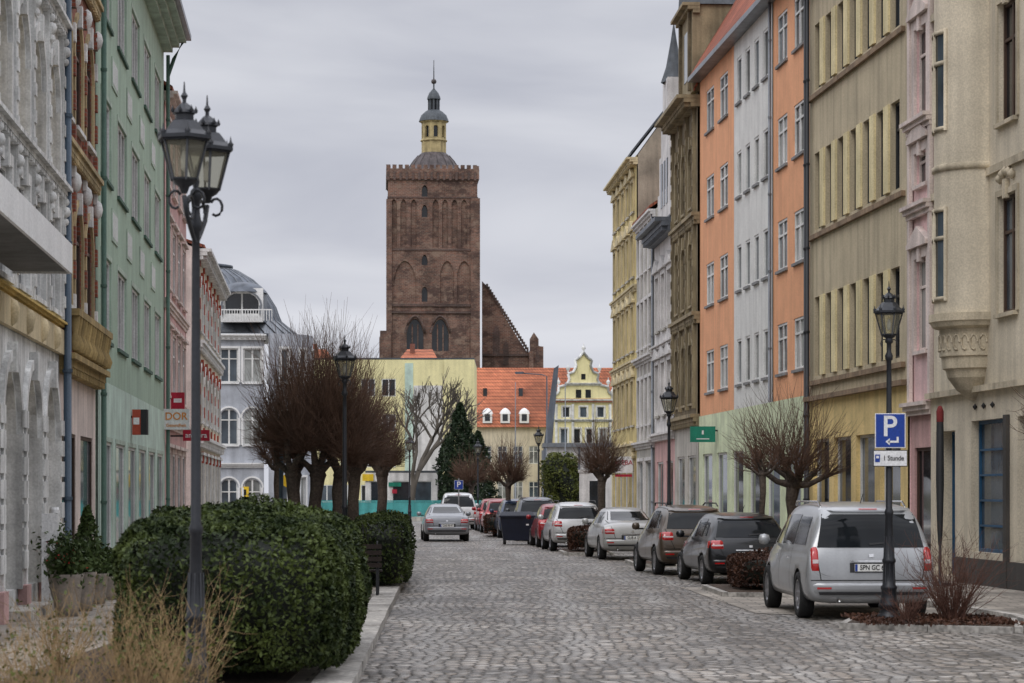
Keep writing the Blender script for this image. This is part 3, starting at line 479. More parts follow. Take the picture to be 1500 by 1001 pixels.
for z,q in ((3.8,.25),(7.3,.15),(13.3,.4)): cornice(b,F,0,W,z,.3,q,'plaster_pink_trim')
body(b,F,W,13.6,9,'plaster_rose','tiles_red',3); b.finish()
F,W=FL(90,110); b=B('cream_red_house')
cs=cols(.4,W-.3,6,1.7)
facade(b,F,.01,W-.01,0,11.0,[(x,y,z0,z1,'at') for z0,z1 in ((4.6,6.6),(8,9.9)) for x,y in cs]+[(x,y,.4,3.1,'s') for x,y in cs],'plaster_cream',nn=.02,reveal=.06,sur='stucco_white',sw=.2,sp=.06,sill='stucco_white',ped=True,key='red_paint')
for i in range(6):
    u=cs[i][0]-.7
    for z in np.arange(4,10.6,.8): b.box('quoins','red_paint',F,u-.05,u+.35,.022,.08,z,z+.4)
for z,q in ((3.6,.3),(7.2,.25),(10.6,.5)): cornice(b,F,0,W,z,.4,q,'stucco_white',True)
body(b,F,W,11.0,9,'plaster_pink_trim','tiles_red',1.5); b.finish()
b=B('health_insurance_sign'); F=Fr(XL(70.6)+.05,70.0,1,0,'L'); b.box('panel','sign_white',F,0,.75,0,.1,ZP(630,70.4),ZP(600,70.4)); b.box('bracket','iron_black',F,-.15,0,.03,.06,3.9,3.95)
b.text('lettering','sign_orange','DOR',F,.37,-.01,ZP(611,70.4),.3); b.text('lettering','sign_orange','Gesundheit',F,.37,-.01,ZP(624,70.4),.125); b.finish()
b=B('hearing_aid_shop_sign'); F=Fr(XL(73)+.4,73,1,0,'L'); b.box('panel','sign_red',F,0,.8,0,.1,ZP(646,73),ZP(630,73)); b.box('bracket','iron_black',F,-.5,0,.03,.06,3.6,3.65); b.text('lettering','sign_white','ampera',F,.4,-.01,ZP(638,73),.22); b.finish()
b=B('red_shop_sign'); F=Fr(XL(72)+.1,72,1,0,'L'); b.box('panel','sign_red',F,0,.4,0,.1,ZP(600,72),ZP(575,72)); b.box('mark','sign_white',F,.08,.32,-.006,-.001,ZP(590,72),ZP(584,72)); b.box('bracket','iron_black',F,-.2,0,.03,.06,4.7,4.75); b.finish()
b=B('box_shop_sign'); F=Fr(XL(57.6)+.02,57.5,1,0,'L'); b.box('panel','red_paint',F,.05,.25,0,.25,ZP(637,57.5),ZP(600,57.5)); b.box('casing','black_plastic',F,.253,.4,.003,.253,ZP(637,57.5),ZP(600,57.5)); b.box('mark','sign_white',F,.08,.22,-.006,-.001,ZP(622,57.5),ZP(612,57.5)); b.box('bracket','iron_black',F,-.1,.05,.1,.14,3.7,3.75); b.finish()
# ======== corner building with mansard
b=B('corner_house_with_mansard'); cy=136.0; HW=10.3
Fg=Fr(XP(310,127.5),127.5,1,.10,'R'); Wg=2.75
kw=dict(sur='white_clean',sw=.12,sp=.06,sill='white_clean',glass=('glass_blue','glass_curtain'))
facade(b,Fg,0,Wg,0,HW,[(x,y,z0,z1,k) for (z0,z1,k) in ((4.4,6.3,'at'),(7.7,9.5,'wt')) for x,y in cols(.3,Wg,2,.95)]+[(x,y,.4,2.6,'at') for x,y in cols(.3,Wg,2,.9)],'plaster_greyblue',**kw)
n=7; cxx,cyy=Fg.p(Wg,0,0)[0],Fg.p(Wg,-2.4,0)[1]
pts=[]
for i in range(n+1):
    a=-math.pi/2+.1+ (math.pi*.55)*i/n; pts.append((cxx+2.4*math.cos(a),cyy+2.4*math.sin(a)))
for i in range(n):
    (x0,y0),(x1,y1)=pts[i],pts[i+1]; Fs=Fr(x0,y0,x1-x0,y1-y0,'R'); w=math.hypot(x1-x0,y1-y0)
    ops=[(w*.5-.22,w*.5+.22,z0,z1,'w1') for z0,z1 in ((4.4,6.2),(7.7,9.5),(.5,2.7))] if i%2==1 else []
    facade(b,Fs,0,w,0,HW,ops,'plaster_greyblue',**kw)
Fr2=Fr(pts[-1][0],pts[-1][1],-.1,1,'R'); facade(b,Fr2,0,14,0,HW,[(x,y,z0,z1,'wt') for z0,z1 in ((4.4,6.2),(7.7,9.5)) for x,y in cols(.3,14,6,1.0)],'plaster_greyblue',**kw)
mc=(-17.1,cyy+2.2,0); SX,SY=1.4,1.2
b.lathe('eave_roof','zinc',[(3.85,10.25),(3.9,10.4),(3.2,11.2)],mc,40,smooth=False,sx=SX,sy=SY)
b.lathe('eave_soffit','white_clean',[(2.6,10.2),(3.85,10.24)],mc,40,smooth=False,sx=SX,sy=SY)
prm=[(3.2,11.2),(3.12,11.45),(2.98,12.0),(2.62,12.8),(2.1,13.5),(1.5,14.0),(1.1,14.15)]
b.lathe('mansard_roof','zinc_dark',prm+[(0,14.25)],mc,40,smooth=False,sx=SX,sy=SY)
for k in range(40):
    a=2*math.pi*k/40
    P=[(mc[0]+r*math.cos(a)*SX,mc[1]+r*math.sin(a)*SY,z+.02) for r,z in [(3.9,10.42),(3.2,11.2)]+prm[1:]]; b.tube('roof_seams','zinc',P,.03,4)
b.lathe('ridge_moulding','zinc_dark',[(1.15,0),(1.3,.08),(1.3,.2),(1.1,.25),(0,.25)],(mc[0],mc[1],14.1),24,sx=SX,sy=SY)
dxx=XP(348,126); Fd=Fr(dxx-.95,cyy-2.35,1,.0,'R')
facade(b,Fd,-.2,2.1,10.9,12.7,[(0,1.9,11.3,12.5,'a')],'white_clean',reveal=.3,glass=('glass_dark',),sur='zinc',sw=.12,sp=.12)
b.lathe('dormer_roof','zinc_dark',[(1.25,0),(1.2,.12),(.9,.42),(.5,.56),(0,.6)],Fd.p(.95,-1.1,12.5),16,sy=1.2)
b.box('dormer_body','zinc_dark',Fd,-.15,2.05,-2.6,-.35,11.0,12.5)
b.box('balcony_rail','white_clean',Fd,-.5,2.6,.35,.4,11.5,11.56)
for u in np.arange(-.5,2.6,.14): b.box('balcony_rail','white_clean',Fd,u,u+.035,.355,.395,10.95,11.5)
cornice(b,Fg,-.1,Wg+.1,9.95,.3,.4,'white_clean',True); cornice(b,Fg,-.1,Wg,3.2,.25,.25,'white_clean')
b.box('yellow_notice','sign_yellow',Fg,1.55,1.95,.02,.05,1.6,2.2); b.box('arms','ink_black',Fg,1.68,1.82,.052,.06,1.75,2.05)
b.finish()
# ======== far buildings
b=B('yellow_apartment_block'); Y=205; F=Fr(XP(425,Y),Y,1,0,'R'); W=XP(695,Y)-XP(425,Y); Hh=ZP(527,Y)
ops=[(x,y,z0,z0+1.5,'w',.06) for z0 in (1,4,7,10) for x,y in cols(.5,W-6.4,5,1.2)]
facade(b,F,0,W-2.6,0,Hh,ops,'plaster_lemon'); facade(b,F,W-2.6,W,0,Hh,[],'plaster_lemon',nn=.1)
b.box('green_band','plaster_green_pale',F,W-5.9,W-5.2,.003,.06,0,Hh-.3); b.box('white_band','plaster_offwhite',F,W-5.15,W-2.7,.003,.05,0,Hh-2.2)
body(b,F,W,Hh,14,'plaster_lemon','slate',0); 
for (a,c) in ((440,482),(585,640)):
    x0,x1=XP(a,Y)-F.o[0],XP(c,Y)-F.o[0]; V=[F.p(u,n_,z) for (u,n_,z) in ((x0,-1,Hh+.15),(x1,-1,Hh+.15),(x1-.5,-4,Hh+1.1),(x0+.5,-4,Hh+1.1),(x0,-7,Hh+.15),(x1,-7,Hh+.15))]
    b.add('roof_tiles','tiles_orange',V,[(0,1,2,3),(3,2,5,4),(0,3,4),(1,2,5)])
    b.box('chimneys','brick_red',F,x0+.8,x0+1.2,-3,-2.6,Hh+.2,Hh+1.5)
b.finish()
b=B('red_roofed_hall'); Y=232; F=Fr(XP(697,Y),Y,1,0,'R'); W=XP(912,Y)-XP(697,Y); He=ZP(626,Y)
facade(b,F,0,W,0,He,[(x,y,z0,z0+1.7,'wt') for z0 in (1.2,4.6) for x,y in cols(.3,W-.3,9,.9)],'plaster_cream'); 
V=[F.p(0,.4,He),F.p(W,.4,He),F.p(W,-7,ZP(539,Y+7)),F.p(0,-7,ZP(539,Y+7)),F.p(0,-14,He),F.p(W,-14,He)]; b.add('roof','tiles_orange',V,[(0,1,2,3),(3,2,5,4)])
b.quad('gable','plaster_cream',[V[1],V[2],V[5]]); b.quad('gable','plaster_cream',[V[0],V[3],V[4]]); b.quad('side','plaster_cream',[F.p(W,0,0),F.p(W,-14,0),F.p(W,-14,He),F.p(W,0,He)])
for px in (714,740,768):
    u=XP(px,Y)-F.o[0]; z=ZP(620,Y)
    b.box('dormers','white_clean',F,u-.45,u+.45,-2.2,.1,z,z+.9); b.lathe('dormers','white_clean',[(.55,0),(.42,.3),(.2,.5),(0,.58)],F.p(u,-.4,z+.9),10); b.box('dormer_windows','glass_dark',F,u-.25,u+.25,.101,.12,z+.2,z+.85)
for (px,py) in ((710,575),(763,575),(870,570)): 
    u=XP(px,Y)-F.o[0]; b.box('skylights','glass_dark',F,u-.2,u+.2,-4.2,-3.4,ZP(py,Y)-.5,ZP(py,Y)+.55)
b.finish()
b=B('baroque_gabled_house'); Y=226; F=Fr(XP(812,Y),Y,1,0,'R'); W=XP(897,Y)-XP(812,Y)
zz=lambda py: ZP(py,Y)
facade(b,F,0,W,0,zz(590),[(x,y,zz(612),zz(596),'w1') for x,y in cols(.3,W-.3,3,.7)]+[(x,y,zz(650),zz(628),'w1') for x,y in cols(.3,W-.3,4,.7)],'plaster_lemon',sur='stucco_white',sw=.12,sp=.08)
prof=[(0,590),(0,580),(6,574),(6,567),(18,564),(22,556),(20,548),(28,545),(32,536),(30,528),(36,524),(42.5,516)]
pr=[(a*Y/FP,zz(q)) for a,q in prof]; full=pr+[(W-a,q) for a,q in reversed(pr[:-1])]
uc=W/2
for i in range(len(full)-1):
    (a,q),(c,r)=full[i],full[i+1]
    b.quad('gable','plaster_lemon',[F.p(a,.0,q),F.p(c,.0,r),F.p(uc,.0,zz(590))])
    b.tube('gable_moulding','stucco_white',[F.p(a,.1,q),F.p(c,.1,r)],.13,6)
for (px,py) in ((812.5,580),(818,566),(832,546),(855,516),(878,546),(891,566),(897,580)): b.lathe('urns','stucco_white',[(.12,0),(.05,.1),(.2,.35),(.16,.5),(.05,.6),(.03,.8),(0,.85)],F.p(XP(px,Y)-F.o[0],.05,zz(py)),8)
cornice(b,F,0,W,zz(590),.3,.35,'stucco_white'); cornice(b,F,1,W-1,zz(565),.25,.3,'stucco_white'); cornice(b,F,0,W,zz(618),.25,.3,'stucco_white')
for x in (W/2-.45,W/2+.45): b.box('gable_windows','glass_dark',F,x-.25,x+.25,.01,.04,zz(583),zz(571))
b.box('gable_windows','glass_dark',F,uc-.2,uc+.2,.01,.04,zz(556),zz(548))
for x in (.05,1.6,3.5,W-.35): b.box('pilasters','stucco_white',F,x,x+.25,.005,.12,0,zz(592))
body(b,F,W,zz(590),6,'plaster_lemon','tiles_orange',3.0); b.finish()
b=B('bridge_pavilion'); Y=150; F=Fr(XP(795,Y),Y,1,0,'R'); 
b.box('roof','zinc',F,0,4.6,-4,0,ZP(655,Y),ZP(655,Y)+.25); b.box('walls','plaster_offwhite',F,.3,4.3,-3.7,-.3,0,ZP(655,Y)-.003)
for u in (.05,2.2,4.4): b.box('posts','zinc_dark',F,u,u+.12,-.2,-.08,0,ZP(655,Y)-.004)
b.box('windows','glass_dark',F,.8,3.9,-.29,-.27,.8,2.6); b.finish()
b=B('low_shops'); Y=175; F=Fr(XP(535,Y),Y,1,0,'R'); W=XP(640,Y)-F.o[0]
facade(b,F,0,W,0,3.3,[(x,y,.5,2.7,'s') for x,y in cols(.2,W-.2,3,1.3)],'plaster_offwhite'); body(b,F,W,3.3,8,'plaster_offwhite','slate',0)
b.box('yellow_sign','sign_yellow',F,-.2,.6,.02,.1,2.7,3.2); b.box('green_sign','sign_green',F,1.7,2.6,.02,.1,2.3,2.6); b.box('shop_sign','sign_red',F,1.95,2.3,.02,.1,1.8,2.1); b.finish()
# ======== church tower
Y=330.; ppm=FP/Y; zt=lambda py: ZP(py,Y)
b=B('church_tower'); rot=math.radians(3.2); Ww=12.2
x0=XP(568.5,Y); F=Fr(x0,Y,math.cos(rot),math.sin(rot),'R')
def pu(px): return (px-568.5)/ppm
ops=[]
for px in (577,591,606): ops.append((pu(px)-.42,pu(px)+.42,zt(363),zt(292),'gNx',.3,'brick_church'))
for px in (638,652,666,680): ops.append((pu(px)-.42,pu(px)+.42,zt(363),zt(292),'gNx',.3,'brick_church'))
for px,a,c in ((622,318,300),(622,290,271),(622,388,373),(622,442,420)): ops.append((pu(px)-.40,pu(px)+.40,zt(a),zt(c),'gNx',.8,'glass_dark'))
ops.append((pu(576),pu(610),zt(443),zt(382),'gNx',.25,'brick_church'))
for px in (655,680): ops.append((pu(px)-.95,pu(px)+.95,zt(443),zt(382),'gNx',.25,'brick_church'))
for px in (608,645): ops.append((pu(px)-1.15,pu(px)+1.15,zt(514),zt(467),'gNx',.7,'glass_dark'))
facade(b,F,0,Ww,0,zt(250),ops,'brick_church')
Fs=Fr(*F.p(Ww,0,0)[:2],-math.sin(rot),math.cos(rot),'R')
facade(b,Fs,0,Ww,0,zt(250),[(u-.5,u+.5,zt(363),zt(292),'gNx',.3) for u in (2,4,8,10)],'brick_church')
b.quad('walls','brick_church',[F.p(0,0,0),F.p(0,-Ww,0),F.p(0,-Ww,zt(250)),F.p(0,0,zt(250))]); b.quad('walls','brick_church',[F.p(0,-Ww,0),F.p(Ww,-Ww,0),F.p(Ww,-Ww,zt(250)),F.p(0,-Ww,zt(250))])
for (py,h,p_) in ((290,.2,.08),(367,.25,.1),(449,.35,.2),(459,.3,.25),(264,.2,.12)):
    b.box('string_courses','brick_niche',F,-.1,Ww+.1,-Ww-.1,p_,zt(py),zt(py)+h)
b.box('buttress','brick_church',F,Ww-.9,Ww+.35,-1.2,.35,0,zt(290)); b.box('buttress','brick_church',F,-.25,.5,-1.2,.3,0,zt(292)); b.box('buttress','brick_church',F,-1.1,.4,-3,.6,0,zt(485)); 
b.box('parapet','brick_church',F,-.25,Ww+.25,-Ww-.25,.25,zt(262),zt(247))
for i in range(15):
    u=-.25+(Ww+.5)*i/15; 
    for n_ in (.25,-Ww-.25+.6): b.box('battlements','brick_church',F,u,u+.55,n_-.6,n_,zt(247),zt(241.5))
    b.box('corbels','brick_niche',F,u+.1,u+.45,.26,.38,zt(262)-.2,zt(252))
    for uu in (-.25,Ww-.35): b.box('battlements','brick_church',F,uu+.003,uu+.6,-.25-(Ww-.3)*i/15-.9,-.3-(Ww-.3)*i/15-.4,zt(247),zt(241.5))
for px in (608,645):
    for du in (-.38,.38): b.box('tracery','brick_church',F,pu(px)+du-.08,pu(px)+du+.08,-.6,-.4,zt(514),zt(475))
    cv=archcurve(pu(px)-1.35,pu(px)+1.35,zt(488),zt(463),'point',12); b.tube('hood_mould','brick_niche',[F.p(a,.08,q) for a,q in cv],.16,5)
cc=F.p(pu(637),-Ww/2,0)
b.lathe('roof','copper_dark',[(5.2,45.6),(3.9,46.5),(3.5,46.9),(2.9,47.8),(2.2,48.6),(1.75,49.0)],(cc[0],cc[1],0),16,smooth=False,rot=.2)
for k in range(16):
    a=.2+2*math.pi*k/16; b.tube('roof_seams','copper_dark',[(cc[0]+r*math.cos(a),cc[1]+r*math.sin(a),z+.03) for r,z in ((3.9,46.5),(3.5,46.9),(2.9,47.8),(2.2,48.6))],.07,4)
M('drum_yellow',(.46,.37,.19),grime=.4,var=.25)
rr=1.75
for k in range(8):
    a=math.pi/8+k*math.pi/4+.2; a2=a+math.pi/4; x1,y1=cc[0]+rr*math.cos(a),cc[1]+rr*math.sin(a); x2,y2=cc[0]+rr*math.cos(a2),cc[1]+rr*math.sin(a2)
    Fk=Fr(x1,y1,x2-x1,y2-y1,'R'); w=math.hypot(x2-x1,y2-y1)
    facade(b,Fk,0,w,48.7,53.4,[(w*.5-.3,w*.5+.3,51.1,52.7,'aN',.3,'glass_dark')],'drum_yellow',sur='drum_yellow',sw=.08,sp=.05)
b.lathe('drum_bands','drum_yellow',[(rr+.02,50.6),(rr+.12,50.65),(rr+.12,50.8),(rr+.02,50.85)],(cc[0],cc[1],0),16); b.lathe('drum_bands','drum_yellow',[(rr,53.2),(rr+.2,53.3),(rr+.2,53.45),(rr,53.5)],(cc[0],cc[1],0),16)
b.lathe('cupola','slate',[(2.1,53.4),(2.0,53.7),(1.75,54.3),(1.2,54.8),(.85,55.0)],(cc[0],cc[1],0),16)
for k in range(8):
    a=k*math.pi/4; b.box('lantern_posts','slate',ID,cc[0]+.72*math.cos(a)-.1,cc[0]+.72*math.cos(a)+.1,cc[1]+.72*math.sin(a)-.1,cc[1]+.72*math.sin(a)+.1,54.9,56.6)
b.lathe('lantern_core','glass_dark',[(.5,54.9),(.5,56.6)],(cc[0],cc[1],0),8)
b.lathe('lantern_dome','slate',[(.95,56.5),(.9,56.8),(.65,57.4),(.3,57.8),(.12,58.0),(.1,58.6),(.06,58.7)],(cc[0],cc[1],0),12)
b.lathe('spire','iron_black',[(.1,58.0),(.07,60),(.035,62)],(cc[0],cc[1],0),6); b.lathe('spire_ball','copper_dark',[(0,58.6),(.3,58.75),(.38,59),(.3,59.25),(0,59.4)],(cc[0],cc[1],0),10)
b.finish()
b=B('church_nave_ruin'); Yn=338; X=lambda px: XP(px,Yn); Z=lambda py: ZP(py,Yn)
out=[(706,800),(706,412),(714,420),(742,468),(757,493),(772,516),(776,516),(776,497),(782,487),(789,497),(789,507),(796,508),(796,800)]
P=[(X(a),Z(min(c,740))) for a,c in out]
V=[(x,Yn,z) for x,z in P]+[(x,Yn+1.5,z) for x,z in P]; n=len(P)
b.add('walls','brick_church',V,[tuple(range(n)),tuple(range(n,2*n))]+[(i,(i+1)%n,(i+1)%n+n,i+n) for i in range(n)])
Fn=Fr(0,Yn,1,0,'R')
for (a,c,t,bt) in ((722,732,478,520),(737,745,500,535),(784,790,515,530)):
    cv=archcurve(X(a),X(c),Z(t+8),Z(t),'point',6); b.add('niches','brick_niche',[Fn.p(u,.06,z) for u,z in [(X(a),Z(bt))]+cv+[(X(c),Z(bt))]],[tuple(range(len(cv)+2))])
b.box('cornice','brick_niche',Fn,X(708),X(775),.02,.25,Z(522),Z(519)); b.box('buttress','brick_church',Fn,X(775),X(781),.02,1.4,0,Z(515)); b.box('nave_wall','brick_church',Fn,X(555),X(570),-6,-1,0,Z(493))
for i in range(24):
    t=i/24; px=712+62*t; py=417+97*t; b.box('coping','brick_niche',Fn,X(px),X(px)+.28,-1.6,.12,Z(py)-.5,Z(py)+.1)
b.finish()
# ======== ground
def sheet(name,pts,z,mat,zb=None):
    me=bpy.data.meshes.new(name); n=len(pts)
    if zb is None: me.from_pydata([(x,y,z) for x,y in pts],[],[tuple(range(n))])
    else: me.from_pydata([(x,y,z) for x,y in pts]+[(x,y,zb) for x,y in pts],[],[tuple(range(n))]+[(i,(i+1)%n,(i+1)%n+n,i+n) for i in range(n)])
    me.materials.append(MATS[mat]); o=bpy.data.objects.new(name,me); sc.collection.objects.link(o); return o
sheet('ground',[(-1500,-100),(1500,-100),(1500,2500),(-1500,2500)],-.02,'field')
sheet('road',[(-40,-5),(40,-5),(40,34),(14,34),(14,170),(-26,170),(-26,100),(-40,100)],0,'cobbles')
LK=[(5,-1.1),(24.7,-1.57),(57.6,-2.47),(95,-4.05),(125,-5.5)]
def XK(Y):
    for (a,x0),(c,x1) in zip(LK,LK[1:]):
        if Y<=c: return x0+(x1-x0)*(Y-a)/(c-a)
sheet('left_pavement',[(XK(y)-.4,y) for y in (5,24.7,57.6,95,112)]+[(-16,112),(XL(90)-1,90),(-13,60),(-12,5)],.11,'paving_slabs',-.01)
b=B('left_kerb')
ys=list(np.arange(5,112,1.0))
for y in ys:
    j=random.gauss(0,.006); x0,x1=XK(y+.01)+j,XK(y+.985)+j; h=.12+random.gauss(0,.003)
    b.add('kerbstones','granite',[(x0-.39,y+.01,0),(x0,y+.01,0),(x1,y+.985,0),(x1-.39,y+.985,0),(x0-.39,y+.01,h),(x0,y+.01,h),(x1,y+.985,h),(x1-.39,y+.985,h)],[(4,5,6,7),(0,1,5,4),(1,2,6,5),(2,3,7,6),(3,0,4,7)])
b.finish()
RPv=[(36,7.6),(50,6.15),(69,4.8),(83,3.4),(100,2.4),(118,.9)]
sheet('right_pavement',[(7.4,32.3),(14,31)]+[(14,118)]+[(x,y) for y,x in reversed(RPv)],.11,'paving_slabs',-.01)
b=B('right_kerb'); kp=[(14,31),(7.4,32.3)]+[(x,y) for y,x in RPv]
for (a,c) in zip(kp,kp[1:]):
    L_=math.hypot(c[0]-a[0],c[1]-a[1]); Fk=Fr(a[0],a[1],c[0]-a[0],c[1]-a[1],'L'); k=int(L_)
    for i in range(k): b.box('kerbstones','granite',Fk,L_*i/k+.01,L_*(i+1)/k-.01,0.003,.17,-.01,.12)
b.finish()
def kerbring(name,pts):
    b=B(name)
    for a,c in zip(pts,pts[1:]+pts[:1]):
        L_=math.hypot(c[0]-a[0],c[1]-a[1]); Fk=Fr(a[0],a[1],c[0]-a[0],c[1]-a[1],'R'); k=max(1,int(L_))
        for i in range(k): b.box('kerbstones','granite',Fk,L_*i/k+.005,L_*(i+1)/k-.005,0.003,.12,-.01,.09)
    b.finish()
for p_ in ([(4.75,34.2),(6.9,33.2),(7.3,35.6),(5.2,36.0)],[(4.0,44.6),(5.7,44.2),(5.7,48.2),(3.9,48.2)],[(1.7,73.9),(3.0,73.7),(2.9,77),(1.6,77)],[(3.3,62.2),(4.4,62.2),(4.3,66),(3.2,66)]):
    sheet('planting_bed',p_,.10,'earth',-.01); kerbring('bed_kerb',p_)
sheet('planting_bed',[(-5.0,14),(-2.05,14),(-2.25,31.5),(-4.8,31.5)],.125,'earth',.0)
sheet('planting_bed',[(-3.6,43),(-2.75,43),(-3.4,60),(-4.4,60)],.125,'earth',.0)
sheet('side_paving',[(3.9,38.5),(7.55,36.2),(6.3,49),(3.4,49)],.008,'paving_slabs')
# ======== vegetation
def quads(name_b,part,mat,C,size,flat=0.0):
    n=len(C); A=np.random.normal(size=(n,3)); A/=np.linalg.norm(A,axis=1)[:,None]; T=np.random.normal(size=(n,3)); T-=A*(T*A).sum(1)[:,None]; T/=np.linalg.norm(T,axis=1)[:,None]; U=np.cross(A,T)
    s=size*np.random.uniform(.6,1.3,(n,1)); V=np.stack([C-T*s, C+U*s*.5, C+T*s, C-U*s*.5],1).reshape(-1,3)
    me=bpy.data.meshes.new(part); me.vertices.add(4*n); me.vertices.foreach_set('co',V.ravel()); me.loops.add(4*n); me.loops.foreach_set('vertex_index',np.arange(4*n,dtype=np.int32)); me.polygons.add(n); me.polygons.foreach_set('loop_start',np.arange(0,4*n,4,dtype=np.int32)); me.materials.append(MATS[mat]); me.update(calc_edges=True); me.validate()
    o=bpy.data.objects.new(part,me); sc.collection.objects.link(o); o.parent=name_b; return o
def bumps(P,s): return (np.sin(P[:,0]*s+P[:,2]*2.1)+np.sin(P[:,1]*s*1.13+1.7)+np.sin(P[:,2]*s*1.4+P[:,0]*1.3)+np.sin((P[:,0]+P[:,1])*s*2.1))/4
def hedge(name,x0,x1,y0,y1,h,n,leaf,mat='leaf_box',skew=0.,core='core_dark',rough=.09,zb=.1,q=6):
    e=emp(name,((x0+x1)/2,(y0+y1)/2,0)); w=np.array([(x1-x0)/2,(y1-y0)/2,h/2])
    U=np.random.uniform(-1,1,(n*3,3)); ax=np.random.choice(3,n*3,p=np.array([w[1]*w[2],w[0]*w[2],w[0]*w[1]])/(w[1]*w[2]+w[0]*w[2]+w[0]*w[1])); sg=np.random.choice([-1,1],n*3)
    U[np.arange(n*3),ax]=sg; keep=~((ax==2)&(sg<0)); U=U[keep][:n]
    r=(np.abs(U)**q).sum(1)**(1/q); U=U/r[:,None]
    P=U*w; nrm=P/np.linalg.norm(P,axis=1)[:,None]; d=bumps(P,2.3)*rough+bumps(P,6)*rough*.6+bumps(P,15)*rough*.3-np.random.exponential(.05,len(P))+.03
    P=P+nrm*d[:,None]; P[:,2]+=h/2+zb; P[:,0]+=skew*P[:,1]; quads(e,'leaves',mat,P,leaf)
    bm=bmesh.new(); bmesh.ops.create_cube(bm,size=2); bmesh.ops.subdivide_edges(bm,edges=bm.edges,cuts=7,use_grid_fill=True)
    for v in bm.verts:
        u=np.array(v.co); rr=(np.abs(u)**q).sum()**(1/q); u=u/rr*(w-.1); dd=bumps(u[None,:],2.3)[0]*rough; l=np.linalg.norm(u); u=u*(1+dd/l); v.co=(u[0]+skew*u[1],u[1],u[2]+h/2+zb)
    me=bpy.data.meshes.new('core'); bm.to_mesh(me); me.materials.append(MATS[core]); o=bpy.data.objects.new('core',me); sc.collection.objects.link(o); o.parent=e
hedge('box_hedge',-4.0,-1.72,22.4,30.5,1.6,90000,.032,skew=-.03,rough=.16,q=4.5)
hedge('box_hedge',-3.35,-2.2,46.2,57,1.3,26000,.045,skew=-.045,rough=.1)
hedge('low_brown_hedge',4.2,5.35,45,47.8,.62,7000,.035,'leaf_brown',rough=.1)
hedge('low_brown_hedge',1.75,2.85,74.3,76.6,.7,4000,.045,'leaf_brown',rough=.1)
hedge('low_brown_hedge',-1.2,-.2,103,108,.8,3000,.06,'leaf_brown')
hedge('green_bush',XP(797,128),XP(850,128),128,131,ZP(668,128),9000,.08,'leaf_yellowgreen',rough=.35,q=3)
hedge('low_brown_hedge',-2.9,-2.5,39.5,41.5,.35,2500,.03,'leaf_brown')
def rdir(base,spread):
    v=Vector(base)+Vector((random.gauss(0,spread),random.gauss(0,spread),random.gauss(0,spread))); return v.normalized()
def pollard(name,x,y,zf,crad,ztop,tr=.16,knobs=9,twigs=45,lean=0,mat='twig',tw=.011,trunks=1,low=0.):
    b=B(name,(x,y,0))
    for t in range(trunks):
        ox=(t-(trunks-1)/2)*tr*2.1; base=Vector((ox*1.2,random.gauss(0,.15) if trunks>1 else 0,0)); fork=Vector((ox*1.6+lean,0,zf))
        pts=[base+(fork-base)*s+Vector((random.gauss(0,tr*.15),random.gauss(0,tr*.15),0)) for s in np.linspace(0,1,7)]
        b.tube('trunk','bark',pts,[tr*1.35,tr*1.05,tr,tr*.95,tr*.92,tr*.95,tr*1.15],9)
        b.lathe('trunk','bark',[(0,-tr),(tr*1.1,-tr*.5),(tr*1.3,0),(tr,tr*.7),(0,tr)],tuple(pts[-1]),9)
        K=max(1,knobs//trunks)
        for k in range(K):
            a=2*math.pi*(k+random.random()*.6)/K; el=random.uniform(.45,.95) if k%3 else random.uniform(1.0,1.4)
            ln=crad*random.uniform(.28,.5); hh=(ztop-zf)
            kn=fork+Vector((math.cos(a)*math.cos(el)*ln*1.2,math.sin(a)*math.cos(el)*ln*1.2,math.sin(el)*hh*random.uniform(.12,.28)))
            mid=fork+(kn-fork)*.5+Vector((random.gauss(0,.07),random.gauss(0,.07),random.gauss(-.06,.06)))
            b.tube('limbs','bark',[fork,mid,kn],[tr*.7,tr*.45,tr*.42],7)
            b.lathe('knobs','bark',[(0,-tr*.5),(tr*.5,-tr*.3),(tr*.62,0),(tr*.45,tr*.35),(0,tr*.5)],tuple(kn),7)
            out=(kn-fork); out.normalize()
            for j in range(twigs):
                d=rdir((out.x*1.0,out.y*1.0,out.z*.4+.3),.6); 
                if d.z<-.1-low: d.z=abs(d.z)
                C0=Vector((fork.x*.4,fork.y,zf+(ztop-zf)*.40)); hz=(ztop-zf)*.60
                o_=Vector(((kn.x-C0.x)/crad,(kn.y-C0.y)/crad,(kn.z-C0.z)/hz)); dd_=Vector((d.x/crad,d.y/crad,d.z/hz))
                A_=dd_.dot(dd_); B_=o_.dot(dd_); C_=o_.dot(o_)-1; disc=B_*B_-A_*C_
                L_=(-B_+math.sqrt(disc))/A_ if disc>0 else crad*.5
                L_=max(.25,L_)*random.uniform(.5,1.06)
                p=kn+Vector((random.gauss(0,tr*.25),random.gauss(0,tr*.25),random.gauss(0,tr*.2))); P=[p]; r0=tw*random.uniform(.7,1.5)
                for s in range(3):
                    d=(d+Vector((random.gauss(0,.1),random.gauss(0,.1),.09))).normalized(); p=p+d*(L_/3); P.append(p)
                b.tube('twigs',mat,P,[r0,r0*.75,r0*.5,r0*.22],3)
                for s in range(2):
                    q=P[1+s]; dd=rdir(d,.5); b.tube('twigs',mat,[q,q+dd*L_*.2,q+(dd+Vector((0,0,.2)))*L_*.38],[r0*.5,r0*.4,r0*.2],3)
    return b.finish()
pollard('pollarded_tree',XP(464,60),60,2.35,1.75,6.6,tr=.17,knobs=15,twigs=165,trunks=3,tw=.0085,low=.35)
pollard('pollarded_tree',XP(520,74),74,2.5,1.65,6.6,tr=.19,knobs=10,twigs=130,tw=.010,low=.35)
